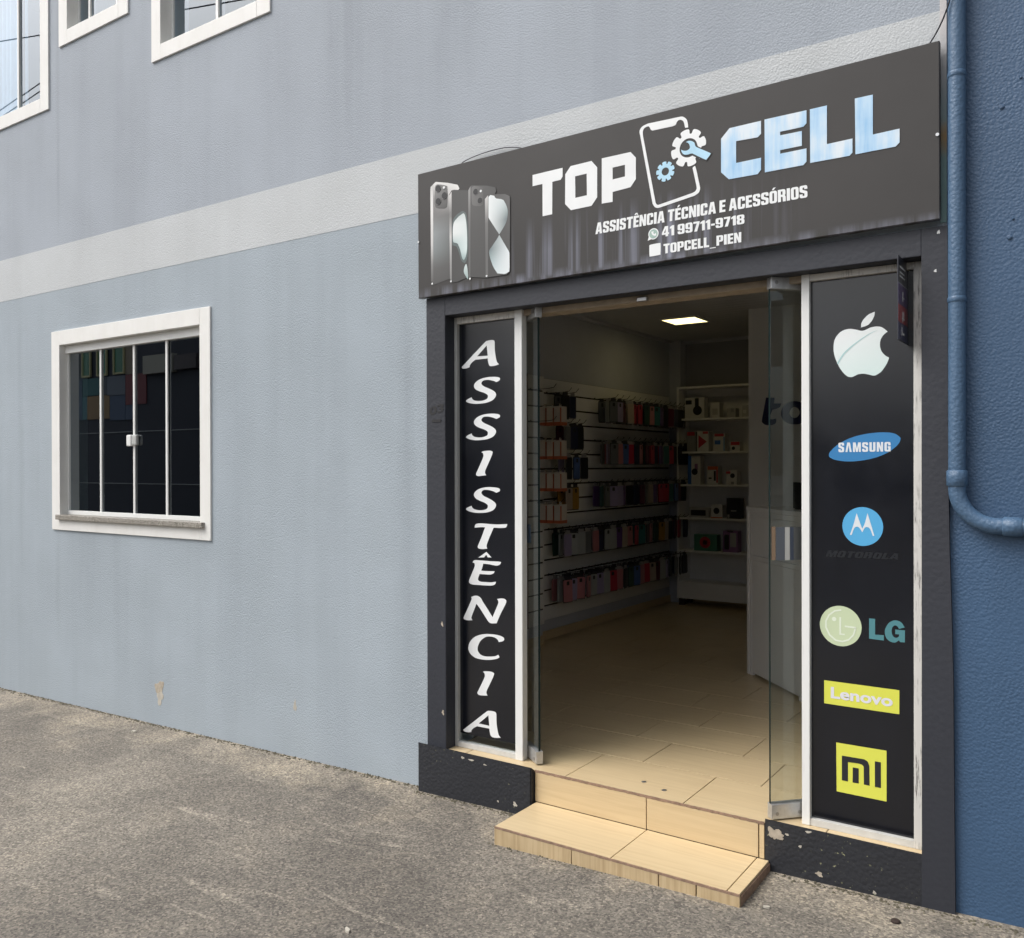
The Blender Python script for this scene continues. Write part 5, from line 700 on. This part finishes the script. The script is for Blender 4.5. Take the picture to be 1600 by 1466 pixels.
# ------------------------------------------------------------------ shop interior
tag(boxes('shop_floor', [(-3.86, -.46, .2002, 5.2, .15, .2165), (-2.695, -.5565, .1505, .2001, .15, .2165), (-2.178, -1.12, -.0105, .1504, .2045, .2165), (-2.695, -2.1785, -.0105, .1504, .2045, .2165), (-1.1195, -.5565, -.0105, .1504, .2045, .2165)], M_GROUT), kind='structure'); FL = bpy.data.objects['shop_floor']
PIT, LEN = .335, .56
for r in range(0, 16):
    y0 = -.0165 if r == 0 else .02+PIT*r; y1_ = .02+PIT*(r+1)-.0045
    off = -2.02 if r % 2 == 0 else -1.82; lo_, hi_ = (-2.688, -.5655) if r == 0 else (-3.735, -.47)
    k = math.floor((lo_-off)/LEN)
    while off+LEN*k < hi_:
        x0 = max(lo_, off+LEN*k+.002); x1 = min(hi_, off+LEN*(k+1)-.002)
        if x1-x0 > .02: box('floor_tile', (x0, x1, y0, min(5.04, y1_), .2168, .222+random.uniform(-.0003, .0003)), M_TILE, FL, .0008)
        k += 1
for x, y in ((-1.94+.27, .10), (-1.455-.05, .055)):
    pass
bm = bmesh.new()
for x, y in ((-1.700, .118), (-1.585, .075)): tube(bm, [(x, y, .2222), (x, y, .2236)], .011, 12)
mk('floor_socket', bm, M_SCREW, FL)
tag(box('wall_left', (-3.87, -3.74, .2005, 5.3, .1, 2.95), M_IWALL), kind='structure')
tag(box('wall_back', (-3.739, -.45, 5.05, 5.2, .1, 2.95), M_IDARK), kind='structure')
tag(box('wall_right', (-.4845, -.462, .2005, 5.049, .1, 2.95), M_PART), kind='structure')
tag(boxes('wall_front_inside', [(-3.739, -2.70, .2006, .215, .218, 2.9), (-2.70, -.553, .2006, .215, 2.345, 2.9)], M_IWALL), kind='structure')
CE = tag(box('shop_ceiling', (-3.739, -.463, .216, 5.049, 2.869, 2.95), M_GROOVE), kind='structure')
for k in range(48): box('plank', (-3.738, -.464, .217+k*.1006, .217+k*.1006+.097, 2.860, 2.8688), M_ICEIL, CE, .002)
boxes('cornice', [(-3.7395, -3.705, .24, 5.04, 2.83, 2.8598), (-3.704, -.47, 5.015, 5.0495, 2.83, 2.8598)], M_ICEIL, CE, .004)
tag(box('corner_column', (-3.7392, -3.62, 4.915, 5.0495, .2225, 2.8597), M_IWALL), kind='structure')
tag(box('front_column', (-3.7392, -3.664, 1.95, 2.39, .2225, 2.8597), M_IWALL), kind='structure')
SK = tag(boxes('skirting', [(-3.7391, -3.728, 2.391, 4.914, .2225, .292), (-3.6635, -3.653, 1.95, 2.39, .2225, .292), (-3.6195, -3.609, 4.905, 5.049, .2225, .292), (-3.60, -2.4, 5.038, 5.0495, .2225, .292)], M_TILE, None, .001), kind='structure')
# partition wall with navy letters
PW = tag(box('wall_partition', (-2.450, -.486, 3.584, 3.70, .2225, 2.8597), M_PART), kind='structure')
for c_ in D['to']: o = sheet('letter', [c_], 3.5815, M_NAVY, PW)
# ceiling light
CL = thing('ceiling_light', (-3.08, 3.77, 2.85), 'small square lit panel light in the shop ceiling', 'ceiling light')
boxes('frame', [(-3.245, -2.915, 3.61, 3.625, 2.848, 2.8597), (-3.245, -2.915, 3.925, 3.94, 2.848, 2.8597), (-3.245, -3.23, 3.625, 3.925, 2.848, 2.8597), (-2.93, -2.915, 3.625, 3.925, 2.848, 2.8597)], M_SHELF, CL)
box('diffuser', (-3.23, -2.93, 3.625, 3.925, 2.8495, 2.8590), M_LAMP, CL)

# slatwalls
def slatwall(label, x, y0, y1_, hooks, depth):
    T = thing('slatwall', (x, (y0+y1_)/2, .375), label, 'slatwall')
    box('backing', (x-depth, x-.012, y0, y1_, .378, 2.292), M_GROOVE, T)
    for k in range(16): box('slat', (x-.012, x, y0-.001, y1_+.001, .375+.12*k+.0065, .375+.12*(k+1)-.0065), M_SLAT, T, .0015)
    box('edge_strip', (x-depth, x-.001, y0-.006, y0-.0012, .375, 2.295), M_MDF, T)
    me = None
    for (hy, hz) in hooks:
        if me is None:
            bm = bmesh.new(); tube(bm, [(-.004, 0, 0), (.15, 0, 0), (.205, 0, .006), (.228, 0, .032)], .0026, 5); bbox_add(bm, -.006, .001, -.008, .008, -.006, .012)
            h = mk('hook', bm, M_BLACK, T, False); me = h.data
        else:
            h = bpy.data.objects.new('hook', me); col.objects.link(h); attach(h, T)
        h.matrix_parent_inverse = Matrix.Translation(-Vector(T.location)); h.location = (x, hy, hz)
    return T
ROWS = [(2.175, 15, 'top'), (1.815, 15, 'second'), (1.455, 16, 'third'), (1.095, 22, 'fourth'), (.735, 22, 'lowest')]
SP = .108; YF = 4.84
hooks = [(YF-SP*i, z) for z, n, _ in ROWS for i in range(n)]
NEAR = [(2.175, (2.55, 2.66)), (1.935, (2.58, 2.68, 2.78)), (1.695, (2.60, 2.72, 2.84)), (1.455, (2.60, 2.70))]
hooks += [(y, z) for z, ys_ in NEAR for y in ys_]
slatwall('long cream slatwall with hooks of phone cases along the left shop wall', -3.720, 2.39, 4.87, hooks, .0195)
CH = [(2.055, 2.30), (1.80, 2.30), (1.56, 2.30), (1.32, 2.30)]
slatwall('narrow cream slatwall strip on the column beside the left door leaf', -3.645, 2.168, 2.386, [(y, z) for z, y in CH]+[(2.2, 2.175), (2.2, 1.935), (2.2, 1.575), (2.2, 1.335)], .0185)

# packed phone cases hanging on the hooks
COLS = {'black': (.010, .010, .013), 'navy': (.012, .018, .06), 'maroon': (.09, .010, .03), 'red': (.40, .025, .055), 'pink': (.42, .17, .19), 'teal': (.03, .13, .14), 'blue': (.07, .13, .34), 'purple': (.11, .05, .20), 'lilac': (.30, .26, .42), 'grey': (.14, .15, .16), 'beige': (.38, .31, .26), 'dark green': (.02, .06, .045), 'clear': (.34, .36, .37), 'mustard': (.34, .19, .03), 'white': (.60, .58, .56)}
CM = {k: flat('case_'+k.replace(' ', '_'), v, .32) for k, v in COLS.items()}
M_TAB = flat('pack_header', (.30, .29, .30), .35); M_TABD = flat('pack_header_dark', (.03, .03, .035), .4)
def pack_mesh(cname, cut):
    bm = bmesh.new(); W_, H_ = .045, .085
    def slab(w_, h_, zc, x0, x1, r, mi):
        o_ = []
        for sx, sz, a0 in ((1, 1, 0), (-1, 1, 90), (-1, -1, 180), (1, -1, 270)):
            for k in range(4): a_ = math.radians(a0+k*30); o_.append((sx*(w_-r)+r*math.cos(a_), zc+sz*(h_-r)+r*math.sin(a_)))
        A_ = [bm.verts.new((x0, y, z)) for y, z in o_]; B_ = [bm.verts.new((x1, y, z)) for y, z in o_]; n_ = len(o_)
        fs_ = [bm.faces.new(A_), bm.faces.new(B_[::-1])]+[bm.faces.new((A_[k], A_[(k+1) % n_], B_[(k+1) % n_], B_[k])) for k in range(n_)]
        for f in fs_: f.material_index = mi
    slab(W_, H_, -.112, -.006, .006, .012, 0)
    slab(.012, .013, -.045 if False else -.052, .0062, .0072, .005, 2) if cut else None
    if cut: slab(.014, .015, -.052, .0062, .0070, .005, 2)
    slab(.030, .016, -.012, -.0012, .0012, .003, 1)
    slab(.049, .092, -.112, -.0008, .0004, .004, 1)
    bmesh.ops.recalc_face_normals(bm, faces=bm.faces[:]); me = bpy.data.meshes.new('phone_case_pack'); bm.to_mesh(me); bm.free()
    for m_ in (CM[cname], M_TABD if cut else M_TAB, M_BLACK): me.materials.append(m_)
    return me
PM = {}
ORD = ['first', 'second', 'third', 'fourth', 'fifth', 'sixth', 'seventh', 'eighth', 'ninth', 'tenth', 'eleventh', 'twelfth', 'thirteenth', 'fourteenth', 'fifteenth', 'sixteenth', 'seventeenth', 'eighteenth', 'nineteenth', 'twentieth', 'twenty-first', 'twenty-second']
def pack(cname, x, y, z, label, rz=0, tilt=0):
    k = (cname, random.random() < .55)
    if k not in PM: PM[k] = pack_mesh(*k)
    o = bpy.data.objects.new('phone_case_pack', PM[k]); col.objects.link(o); o.location = (x, y, z-.002); o.rotation_euler = (tilt, 0, rz)
    return tag(o, label, 'phone case', 'phone cases hanging on the slatwall')
SEQ = {'top': ['black', 'black', 'navy', 'maroon', 'black', 'purple', 'teal', 'pink', 'dark green', 'red', 'red', 'beige', 'maroon'],
 'second': ['black', 'black', 'black', 'red', 'teal', 'purple', 'navy', 'red', 'maroon', 'pink', 'navy', 'red', 'blue'],
 'third': ['black', 'maroon', 'blue', 'teal', 'red', 'red', 'purple', 'beige', 'grey', 'maroon', 'navy', 'black', 'purple', 'lilac'],
 'fourth': ['navy', 'red', 'navy', 'black', 'beige', 'mustard', 'dark green', 'pink', 'black', 'teal', 'red', 'pink', 'beige', 'purple', 'clear', 'clear', 'navy', 'pink'],
 'lowest': ['black', 'black', 'grey', 'navy', 'lilac', 'clear', 'maroon', 'beige', 'red', 'pink', 'blue', 'dark green', 'black', 'pink', 'red', 'clear', 'lilac', 'clear']}
R2 = random.Random(11); names = list(COLS)[:13]
for z, n, rn in ROWS:
    for i in range(n):
        y = YF-SP*i; c0 = SEQ[rn][min(i, len(SEQ[rn])-1)] if i < len(SEQ[rn]) else R2.choice(['clear', 'pink', 'grey', 'lilac'])
        for k, (dx, pos) in enumerate(((.172, 'outermost'), (.118, 'middle'), (.066, 'rear'))):
            cn = c0 if k == 0 else (c0 if R2.random() < .35 else R2.choice(names))
            pack(cn, -3.720+dx+R2.uniform(-.012, .012), y+R2.uniform(-.011, .011), z, f'{cn} phone case {pos} on the {ORD[i]} hook from the back corner, {rn} slatwall row', R2.uniform(-.4, .3), R2.uniform(-.05, .05))
NC = {2.175: ['black', 'grey', 'navy', 'black'], 1.935: ['grey', 'maroon', 'navy', 'clear', 'black', 'navy'], 1.695: ['black', 'lilac', 'blue', 'clear', 'black', 'navy'], 1.455: ['beige', 'mustard', 'mustard', 'black']}
lv = {2.175: 'topmost', 1.935: 'upper middle', 1.695: 'lower middle', 1.455: 'bottom'}
for z, ys_ in NEAR:
    for i, y in enumerate(ys_):
        for k, dx in enumerate((.17, .10)):
            cn = NC[z][(2*i+k) % len(NC[z])]
            pack(cn, -3.72+dx, y, z, f'{cn} phone case {"in front" if k == 0 else "behind"}, {ORD[i]} hook from the column, {lv[z]} of the near hooks', R2.uniform(-.2, .2))
# white accessory boxes with orange bases on the column
M_ORANGE = flat('orange_card', (.48, .12, .05), .5); M_WBOX = flat('white_card', (.62, .56, .50), .5)
for (z, y), nm in zip(CH, ('topmost', 'second', 'third', 'lowest')):
    for k in range(3):
        x = -3.62+.065*k+.02
        o = box('accessory_box', (x, x+.052, y-.05, y+.05, z-.150, z-.010), M_WBOX, None, .002); rebase(o, (x+.026, y, z-.15))
        tag(o, f'white and orange accessory box, {("nearest the column", "in the middle", "furthest from the column")[k]} on the {nm} column hook', 'box', 'white and orange accessory boxes on the column')
        for nm_, b_, m_ in (('base_band', (x-.001, x+.053, y-.051, y+.051, z-.151, z-.128), M_ORANGE), ('print', (x+.0522, x+.0528, y-.048, y-.030, z-.127, z-.02), M_ORANGE), ('hang_tab', (x+.024, x+.026, y-.015, y+.015, z-.0098, z+.012), M_WBOX)):
            c_ = box(nm_, b_, m_, None); c_.parent = o; c_.matrix_parent_inverse = Matrix.Translation(-Vector(o.location))

# shelf unit on the back wall
SU = thing('shelf_unit', (-3.0, 4.9, .28), 'tall white shelf unit of boxed accessories against the back wall', 'shelf unit')
YS = 4.75; LV = [.767, 1.09, 1.415, 1.737, 2.06]
box('side_board', (-3.588, -3.568, YS, 5.037, .29, 2.375), M_SHELF, SU, .001); box('side_board', (-2.47, -2.45, YS, 5.037, .29, 2.375), M_SHELF, SU, .001)
box('back_board', (-3.567, -2.471, 5.02, 5.036, .29, 2.36), M_SHELF, SU); box('top_board', (-3.567, -2.471, YS+.001, 5.019, 2.355, 2.374), M_SHELF, SU, .001)
box('upper_rail', (-3.567, -2.471, YS+.21, YS+.225, 2.28, 2.3545), M_SHELF, SU)
for z in LV: box('shelf', (-3.5675, -2.4705, YS+.002, 5.0195, z-.018, z), M_SHELF, SU, .001)
box('base_panel', (-3.5675, -2.4705, YS+.003, 5.0195, .292, .455), M_SHELF, SU, .001)
boxes('leg', [(-3.58, -3.53, YS+.03, YS+.08, .2225, .2895), (-2.53, -2.48, YS+.03, YS+.08, .2225, .2895), (-3.58, -3.53, 4.96, 5.01, .2225, .2895), (-2.53, -2.48, 4.96, 5.01, .2225, .2895)], M_GROOVE, SU)
def xs_(px): return -3.588+(px-1061)*.00652
PB = {'white': (.62, .61, .60), 'red': (.45, .03, .04), 'black': (.012, .012, .014), 'blue': (.03, .13, .42), 'grey': (.25, .25, .25), 'green': (.06, .19, .13), 'purple': (.26, .13, .28), 'orange': (.52, .11, .04), 'pale': (.40, .39, .38), 'sky': (.2, .36, .55)}
PBM = {k: flat('box_'+k, v, .45) for k, v in PB.items()}
def pbox(lv_, px0, px1, h, body, prints, label, d=.10):
    x0, x1, z0 = xs_(px0), xs_(px1), LV[lv_]+.0006; y0 = YS+.035
    o = box('product_box', (x0, x1, y0, y0+d, z0, z0+h), PBM[body], None, .0015); rebase(o, ((x0+x1)/2, y0+d/2, z0)); tag(o, label, 'box', 'accessory boxes on the white shelves')
    for (u0, u1, v0, v1, m_) in prints:
        w_ = x1-x0
        if m_.startswith('@'):      # round print
            m_ = m_[1:]; cx, cz, rr = x0+w_*(u0+u1)/2, z0+h*(v0+v1)/2, w_*(u1-u0)/2
            c_ = sheet('print', [[circ(cx*1000, cz*1000, rr*1000, 20)]], y0-.0012, PBM[m_], None)
        elif m_.startswith('^'):
            m_ = m_[1:]; c_ = sheet('print', [[[Vector((x0+w_*u0, z0+h*v0)), Vector((x0+w_*u1, z0+h*(v0+v1)/2)), Vector((x0+w_*u0, z0+h*v1))]]], y0-.0012, PBM[m_], None)
        else: c_ = sheet('print', [[[Vector((x0+w_*u0, z0+h*v0)), Vector((x0+w_*u1, z0+h*v0)), Vector((x0+w_*u1, z0+h*v1)), Vector((x0+w_*u0, z0+h*v1))]]], y0-.0008-.0003*(u1-u0 < .5), PBM[m_], None)
        c_.parent = o; c_.matrix_parent_inverse = Matrix.Translation(-Vector(o.location))
    return o
pz = lambda u: 1040+u/6.108
pk = lambda u: 1040+u/4.3125
pbox(4, pz(195), pz(385), .205, 'white', [(.05, .36, .68, .88, 'black'), (.42, .88, .18, .58, '@black'), (.52, .72, .5, .97, 'black')], 'white box printed with black headphones on the top shelf')
pbox(4, pz(445), pz(530), .150, 'white', [(.2, .8, .2, .6, 'pale')], 'plain tall white box on the top shelf right of the headphone box')
pbox(4, pz(600), pz(680), .088, 'pale', [(.45, .8, .55, .95, 'grey')], 'small low pale box on the top shelf beside the plain tall white box')
pbox(4, pz(740), pz(815), .110, 'pale', [(.1, .5, .3, .6, 'white')], 'pale box on the top shelf half hidden by the partition wall')
pbox(3, pz(215), pz(300), .195, 'grey', [(.05, .9, .80, .98, 'red')], 'grey box with red top, leftmost on the second shelf')
pbox(3, pz(315), pz(425), .198, 'white', [(.12, .85, .15, .80, '^red'), (.5, .95, .86, .98, 'red')], 'white box with large red triangle on the second shelf')
pbox(3, pz(470), pz(580), .170, 'white', [(.12, .62, .38, .62, 'blue'), (.1, .9, .84, .99, 'red'), (.86, .99, .02, .8, 'sky')], 'white box with blue oval print and red top on the second shelf')
pbox(3, pz(630), pz(720), .090, 'white', [(.05, .95, .62, .98, 'red'), (.15, .5, .1, .5, '@black')], 'short red topped box with black print on the second shelf')
pbox(2, pz(225), pz(345), .280, 'white', [(.0, .28, .0, 1.0, 'blue'), (.30, .80, .26, .62, '@black'), (.55, .8, .5, .72, 'purple')], 'tall blue and white box on the third shelf')
pbox(2, pz(410), pz(515), .178, 'white', [(.05, .98, .80, .99, 'orange'), (.84, .98, .1, .8, 'red'), (.62, .8, .2, .74, 'black'), (.15, .42, .3, .38, 'black')], 'white box with red corner band on the third shelf')
pbox(2, pz(590), pz(692), .138, 'white', [(.0, .4, .76, .92, 'red'), (.38, .80, .42, .82, '@black'), (.45, .72, .02, .2, 'grey')], 'white box with black ring print on the third shelf')
pbox(1, pk(165), pk(300), .098, 'pale', [(.1, .85, .2, .75, 'black')], 'wide pale box printed with a black speaker on the fourth shelf')
pbox(1, pk(315), pk(392), .128, 'white', [(.22, .75, .3, .8, '@black'), (.0, 1.0, .0, .08, 'orange')], 'white box with black disc on the fourth shelf')
pbox(1, pk(420), pk(512), .195, 'black', [(.3, .7, .35, .42, 'grey'), (.05, .2, .04, .2, 'pale')], 'tall black box on the fourth shelf')
pbox(0, pk(200), pk(355), .160, 'green', [(.25, .72, .28, .76, '@red'), (.38, .6, .4, .62, '@pale')], 'green box with round red print on the lowest shelf')
pbox(0, pk(395), pk(492), .205, 'purple', [(.1, .42, .12, .82, 'black'), (.5, .9, .25, .9, 'pale'), (.3, .7, .94, .99, 'black')], 'mauve box on the lowest shelf')

# white counter set at an angle, with an open laptop
A_ = Vector((-2.024, 2.333, 0)); uu = Vector((.519, -.530, 0)).normalized(); nn = Vector((-uu.y, uu.x, 0))
CT = thing('counter', (A_.x+.3, A_.y+.1, .222), 'white panelled sales counter standing at an angle behind the right door', 'counter')
def lbx(name, s0, s1, t0, t1, z0, z1, mat, par, bev=.002):
    bm = bmesh.new(); bbox_add(bm, s0, s1, t0, t1, z0, z1, bev)
    for v in bm.verts: p = A_+uu*v.co.x+nv_*v.co.y; v.co = Vector((p.x, p.y, v.co.z))
    return mk(name, bm, mat, par)
nv_ = nn
lbx('body', .012, .738, .012, .50, .240, 1.300, M_CTR, CT); lbx('worktop', -.004, .754, -.004, .52, 1.3005, 1.327, M_CTR, CT)
lbx('corner_post', 0, .026, 0, .03, .2225, 1.300, M_CTR, CT); lbx('corner_post', .034, .062, .004, .03, .2225, 1.300, M_CTR, CT); lbx('corner_post', .700, .745, -.002, .03, .2225, 1.300, M_CTR, CT)
lbx('rail', .0625, .6995, -.002, .03, .985, 1.013, M_CTR, CT); lbx('rail', .0625, .6995, .0, .03, 1.268, 1.2995, M_CTR, CT)
lbx('panel', .064, .698, .006, .0115, .26, .982, M_CTR, CT); lbx('panel', .064, .698, .006, .0115, 1.016, 1.265, M_CTR, CT)
LS, LTT = .405, .130
LT = thing('laptop', (A_.x+uu.x*.6+nv_.x*.3, A_.y+uu.y*.6+nv_.y*.3, 1.327), 'black open laptop on the white counter top', 'laptop')
lbx('base', LS, LS+.3, LTT, LTT+.2, 1.3275, 1.342, M_BLACK, LT); lbx('screen', LS, LS+.3, LTT-.012, LTT, 1.334, 1.495, M_BLACK, LT)

# ------------------------------------------------------------------ across the street (seen in the window and panel reflections)
OB = thing('opposite_building', (-28, -16, 0), 'dark shop building with coloured facade panels across the street, seen in reflections', 'building')
box('wall', (-44, -17.5, -22, -15.2, -.17, 6.9), flat('opposite_charcoal', (.055, .060, .075), .7), OB)
for x0, x1, z0, z1, c_ in ((-32.66, -31.46, 4.3, 4.96, (.02, .20, .20)), (-31.0, -29.83, 4.24, 4.96, (.16, .20, .26)), (-29.82, -28.54, 3.86, 4.96, (.30, .04, .05)), (-32.35, -30.84, 3.4, 4.28, (.42, .23, .05)), (-30.83, -29.83, 3.32, 4.23, (.07, .13, .24)), (-29.82, -29.17, 3.32, 3.85, (.07, .13, .24)), (-32.68, -32.36, 3.4, 4.29, (.04, .24, .28)),
        (-29.82, -29.16, 4.97, 6.4, (.34, .26, .15)), (-36.5, -32.7, 3.4, 4.96, (.05, .12, .22)), (-31.45, -31.01, 4.3, 4.96, (.10, .12, .15))):
    box('facade_panel', (x0, x1-.01, -15.199, -15.16, z0, z1-.01), flat('facade_colour', tuple(.6*v+.4*sum(c_)/3 for v in c_), .6), OB)
for x0, x1 in ((-32.65, -32.04), (-31.64, -30.94), (-30.54, -29.83)):
    f_ = boxes('window', [(x0, x0+.07, -15.159, -15.10, 5.0, 6.3), (x1-.07, x1, -15.159, -15.10, 5.0, 6.3), (x0+.07, x1-.07, -15.159, -15.10, 5.0, 5.07), (x0+.07, x1-.07, -15.159, -15.10, 6.23, 6.3)], flat('opposite_frame', (.50, .47, .25), .5), OB)
    box('pane', (x0+.07, x1-.07, -15.199, -15.15, 5.07, 6.23), flat('opposite_pane', (.10, .26, .17), .2), f_)
box('sign_board', (-28.5, -26.8, -15.199, -15.0, 4.88, 5.52), flat('opposite_sign', (.42, .40, .33), .5), OB)
box('sign_board', (-26.7, -25.5, -15.199, -15.0, 4.93, 5.43), flat('opposite_sign_dark', (.10, .085, .085), .5), OB)
box('ledge', (-33, -17.6, -15.199, -15.17, 2.86, 2.89), M_ALUG, OB); box('ledge', (-33, -17.6, -15.199, -15.17, .98, 1.01), M_ALUG, OB)
OC = thing('low_building', (3, -28, 0), 'low grey building across the street, seen in the panel reflections', 'building')
box('wall', (-17, 24, -32, -24.2, -.17, 3.2), flat('low_building_grey', (.05, .05, .055), .7), OC); box('roof', (-17.2, 24.2, -32.2, -23.9, 3.2, 3.35), flat('low_roof', (.16, .10, .08), .8), OC)
PLN = []
for k, (z, y, sl) in enumerate(((9.2, -5.8, .12), (9.04, -5.8, .12), (9.36, -5.8, -.185))):
    bm = bmesh.new(); tube(bm, [(-28+26*i/24, y, z+sl*(-28+26*i/24+(12.9 if sl < 0 else 18.8))+.08*((i-12)/12)**2) for i in range(25)], .012, 5)
    tag(mk('power_line', bm, M_WIRE, None, True), ('upper of two close power cables over the street, reflected in the upper window', 'lower of two close power cables over the street, reflected in the upper window', 'single highest power cable over the street')[k], 'power cable')

# ------------------------------------------------------------------ small things on the ground
R3 = random.Random(5); bm = bmesh.new()
def pebble(bm, x, y, r):
    z = zg(x, y); n_ = 5; top = bm.verts.new((x+R3.uniform(-.3, .3)*r, y+R3.uniform(-.3, .3)*r, z+r*R3.uniform(.5, 1)))
    ring = [bm.verts.new((x+math.cos(6.283*k/n_)*r*R3.uniform(.6, 1.25), y+math.sin(6.283*k/n_)*r*R3.uniform(.6, 1.25), z+.0005)) for k in range(n_)]
    for k in range(n_): bm.faces.new((ring[k], ring[(k+1) % n_], top))
for _ in range(1500):
    x = R3.uniform(-8, -.25)
    if -2.19 < x < -1.08: continue
    f = -.055 if -2.86 < x < -2.17 else (-.026 if x > -1.1 else -.002)
    pebble(bm, x, f-abs(R3.gauss(0, .018))-.002, R3.uniform(.0025, .0085))
for _ in range(130): pebble(bm, R3.uniform(-2.2, -1.08), -.352-abs(R3.gauss(0, .012)), R3.uniform(.002, .006))
tag(mk('wall_grit', bm, M_MOSS), kind='stuff')
bm = bmesh.new()
for _ in range(260): pebble(bm, R3.uniform(-7, .3), -abs(R3.gauss(.5, .8))-.06, R3.uniform(.0015, .005))
tag(mk('loose_gravel', bm, M_CHIP), kind='stuff')
bm = bmesh.new(); x, y = -.62, -.17; tube(bm, [(x, y, zg(x, y)+.001), (x, y, zg(x, y)+.006), (x, y, zg(x, y)+.009)], [.016, .0155, .011], 16)
tag(rebase(mk('bottle_cap', bm, M_GROOVE), (x, y, zg(x, y))), 'dark round cap lying on the pavement below the right end of the plinth', 'bottle cap')
def scrap(x, y, lx, ly, rot, label, seed):
    R_ = random.Random(seed); bm = bmesh.new(); n_ = 9; z = zg(x, y)+.0065
    p = [(x+math.cos(rot)*a*lx-math.sin(rot)*b*ly, y+math.sin(rot)*a*lx+math.cos(rot)*b*ly) for a, b in [(math.cos(6.283*k/n_)*R_.uniform(.75, 1.1), math.sin(6.283*k/n_)*R_.uniform(.7, 1.1)) for k in range(n_)]]
    t_ = [bm.verts.new((a, b, z+.002+R_.uniform(0, .002))) for a, b in p]; b_ = [bm.verts.new((a, b, z-.005)) for a, b in p]
    bm.faces.new(t_)
    for k in range(n_): bm.faces.new((t_[k], t_[(k+1) % n_], b_[(k+1) % n_], b_[k]))
    tag(rebase(mk('paper_scrap', bm, M_CHIPW), (x, y, z)), label, 'scrap')
scrap(-5.05, -.17, .020, .010, .3, 'small white scrap on the pavement under the larger flaked patch of the grey wall', 1)
scrap(-2.21, -1.17, .017, .008, -.5, 'white scrap lying alone in the middle of the pavement left of the step', 2)
scrap(-1.02, -.30, .012, .006, .2, 'tiny white scrap on the pavement just right of the step', 3)
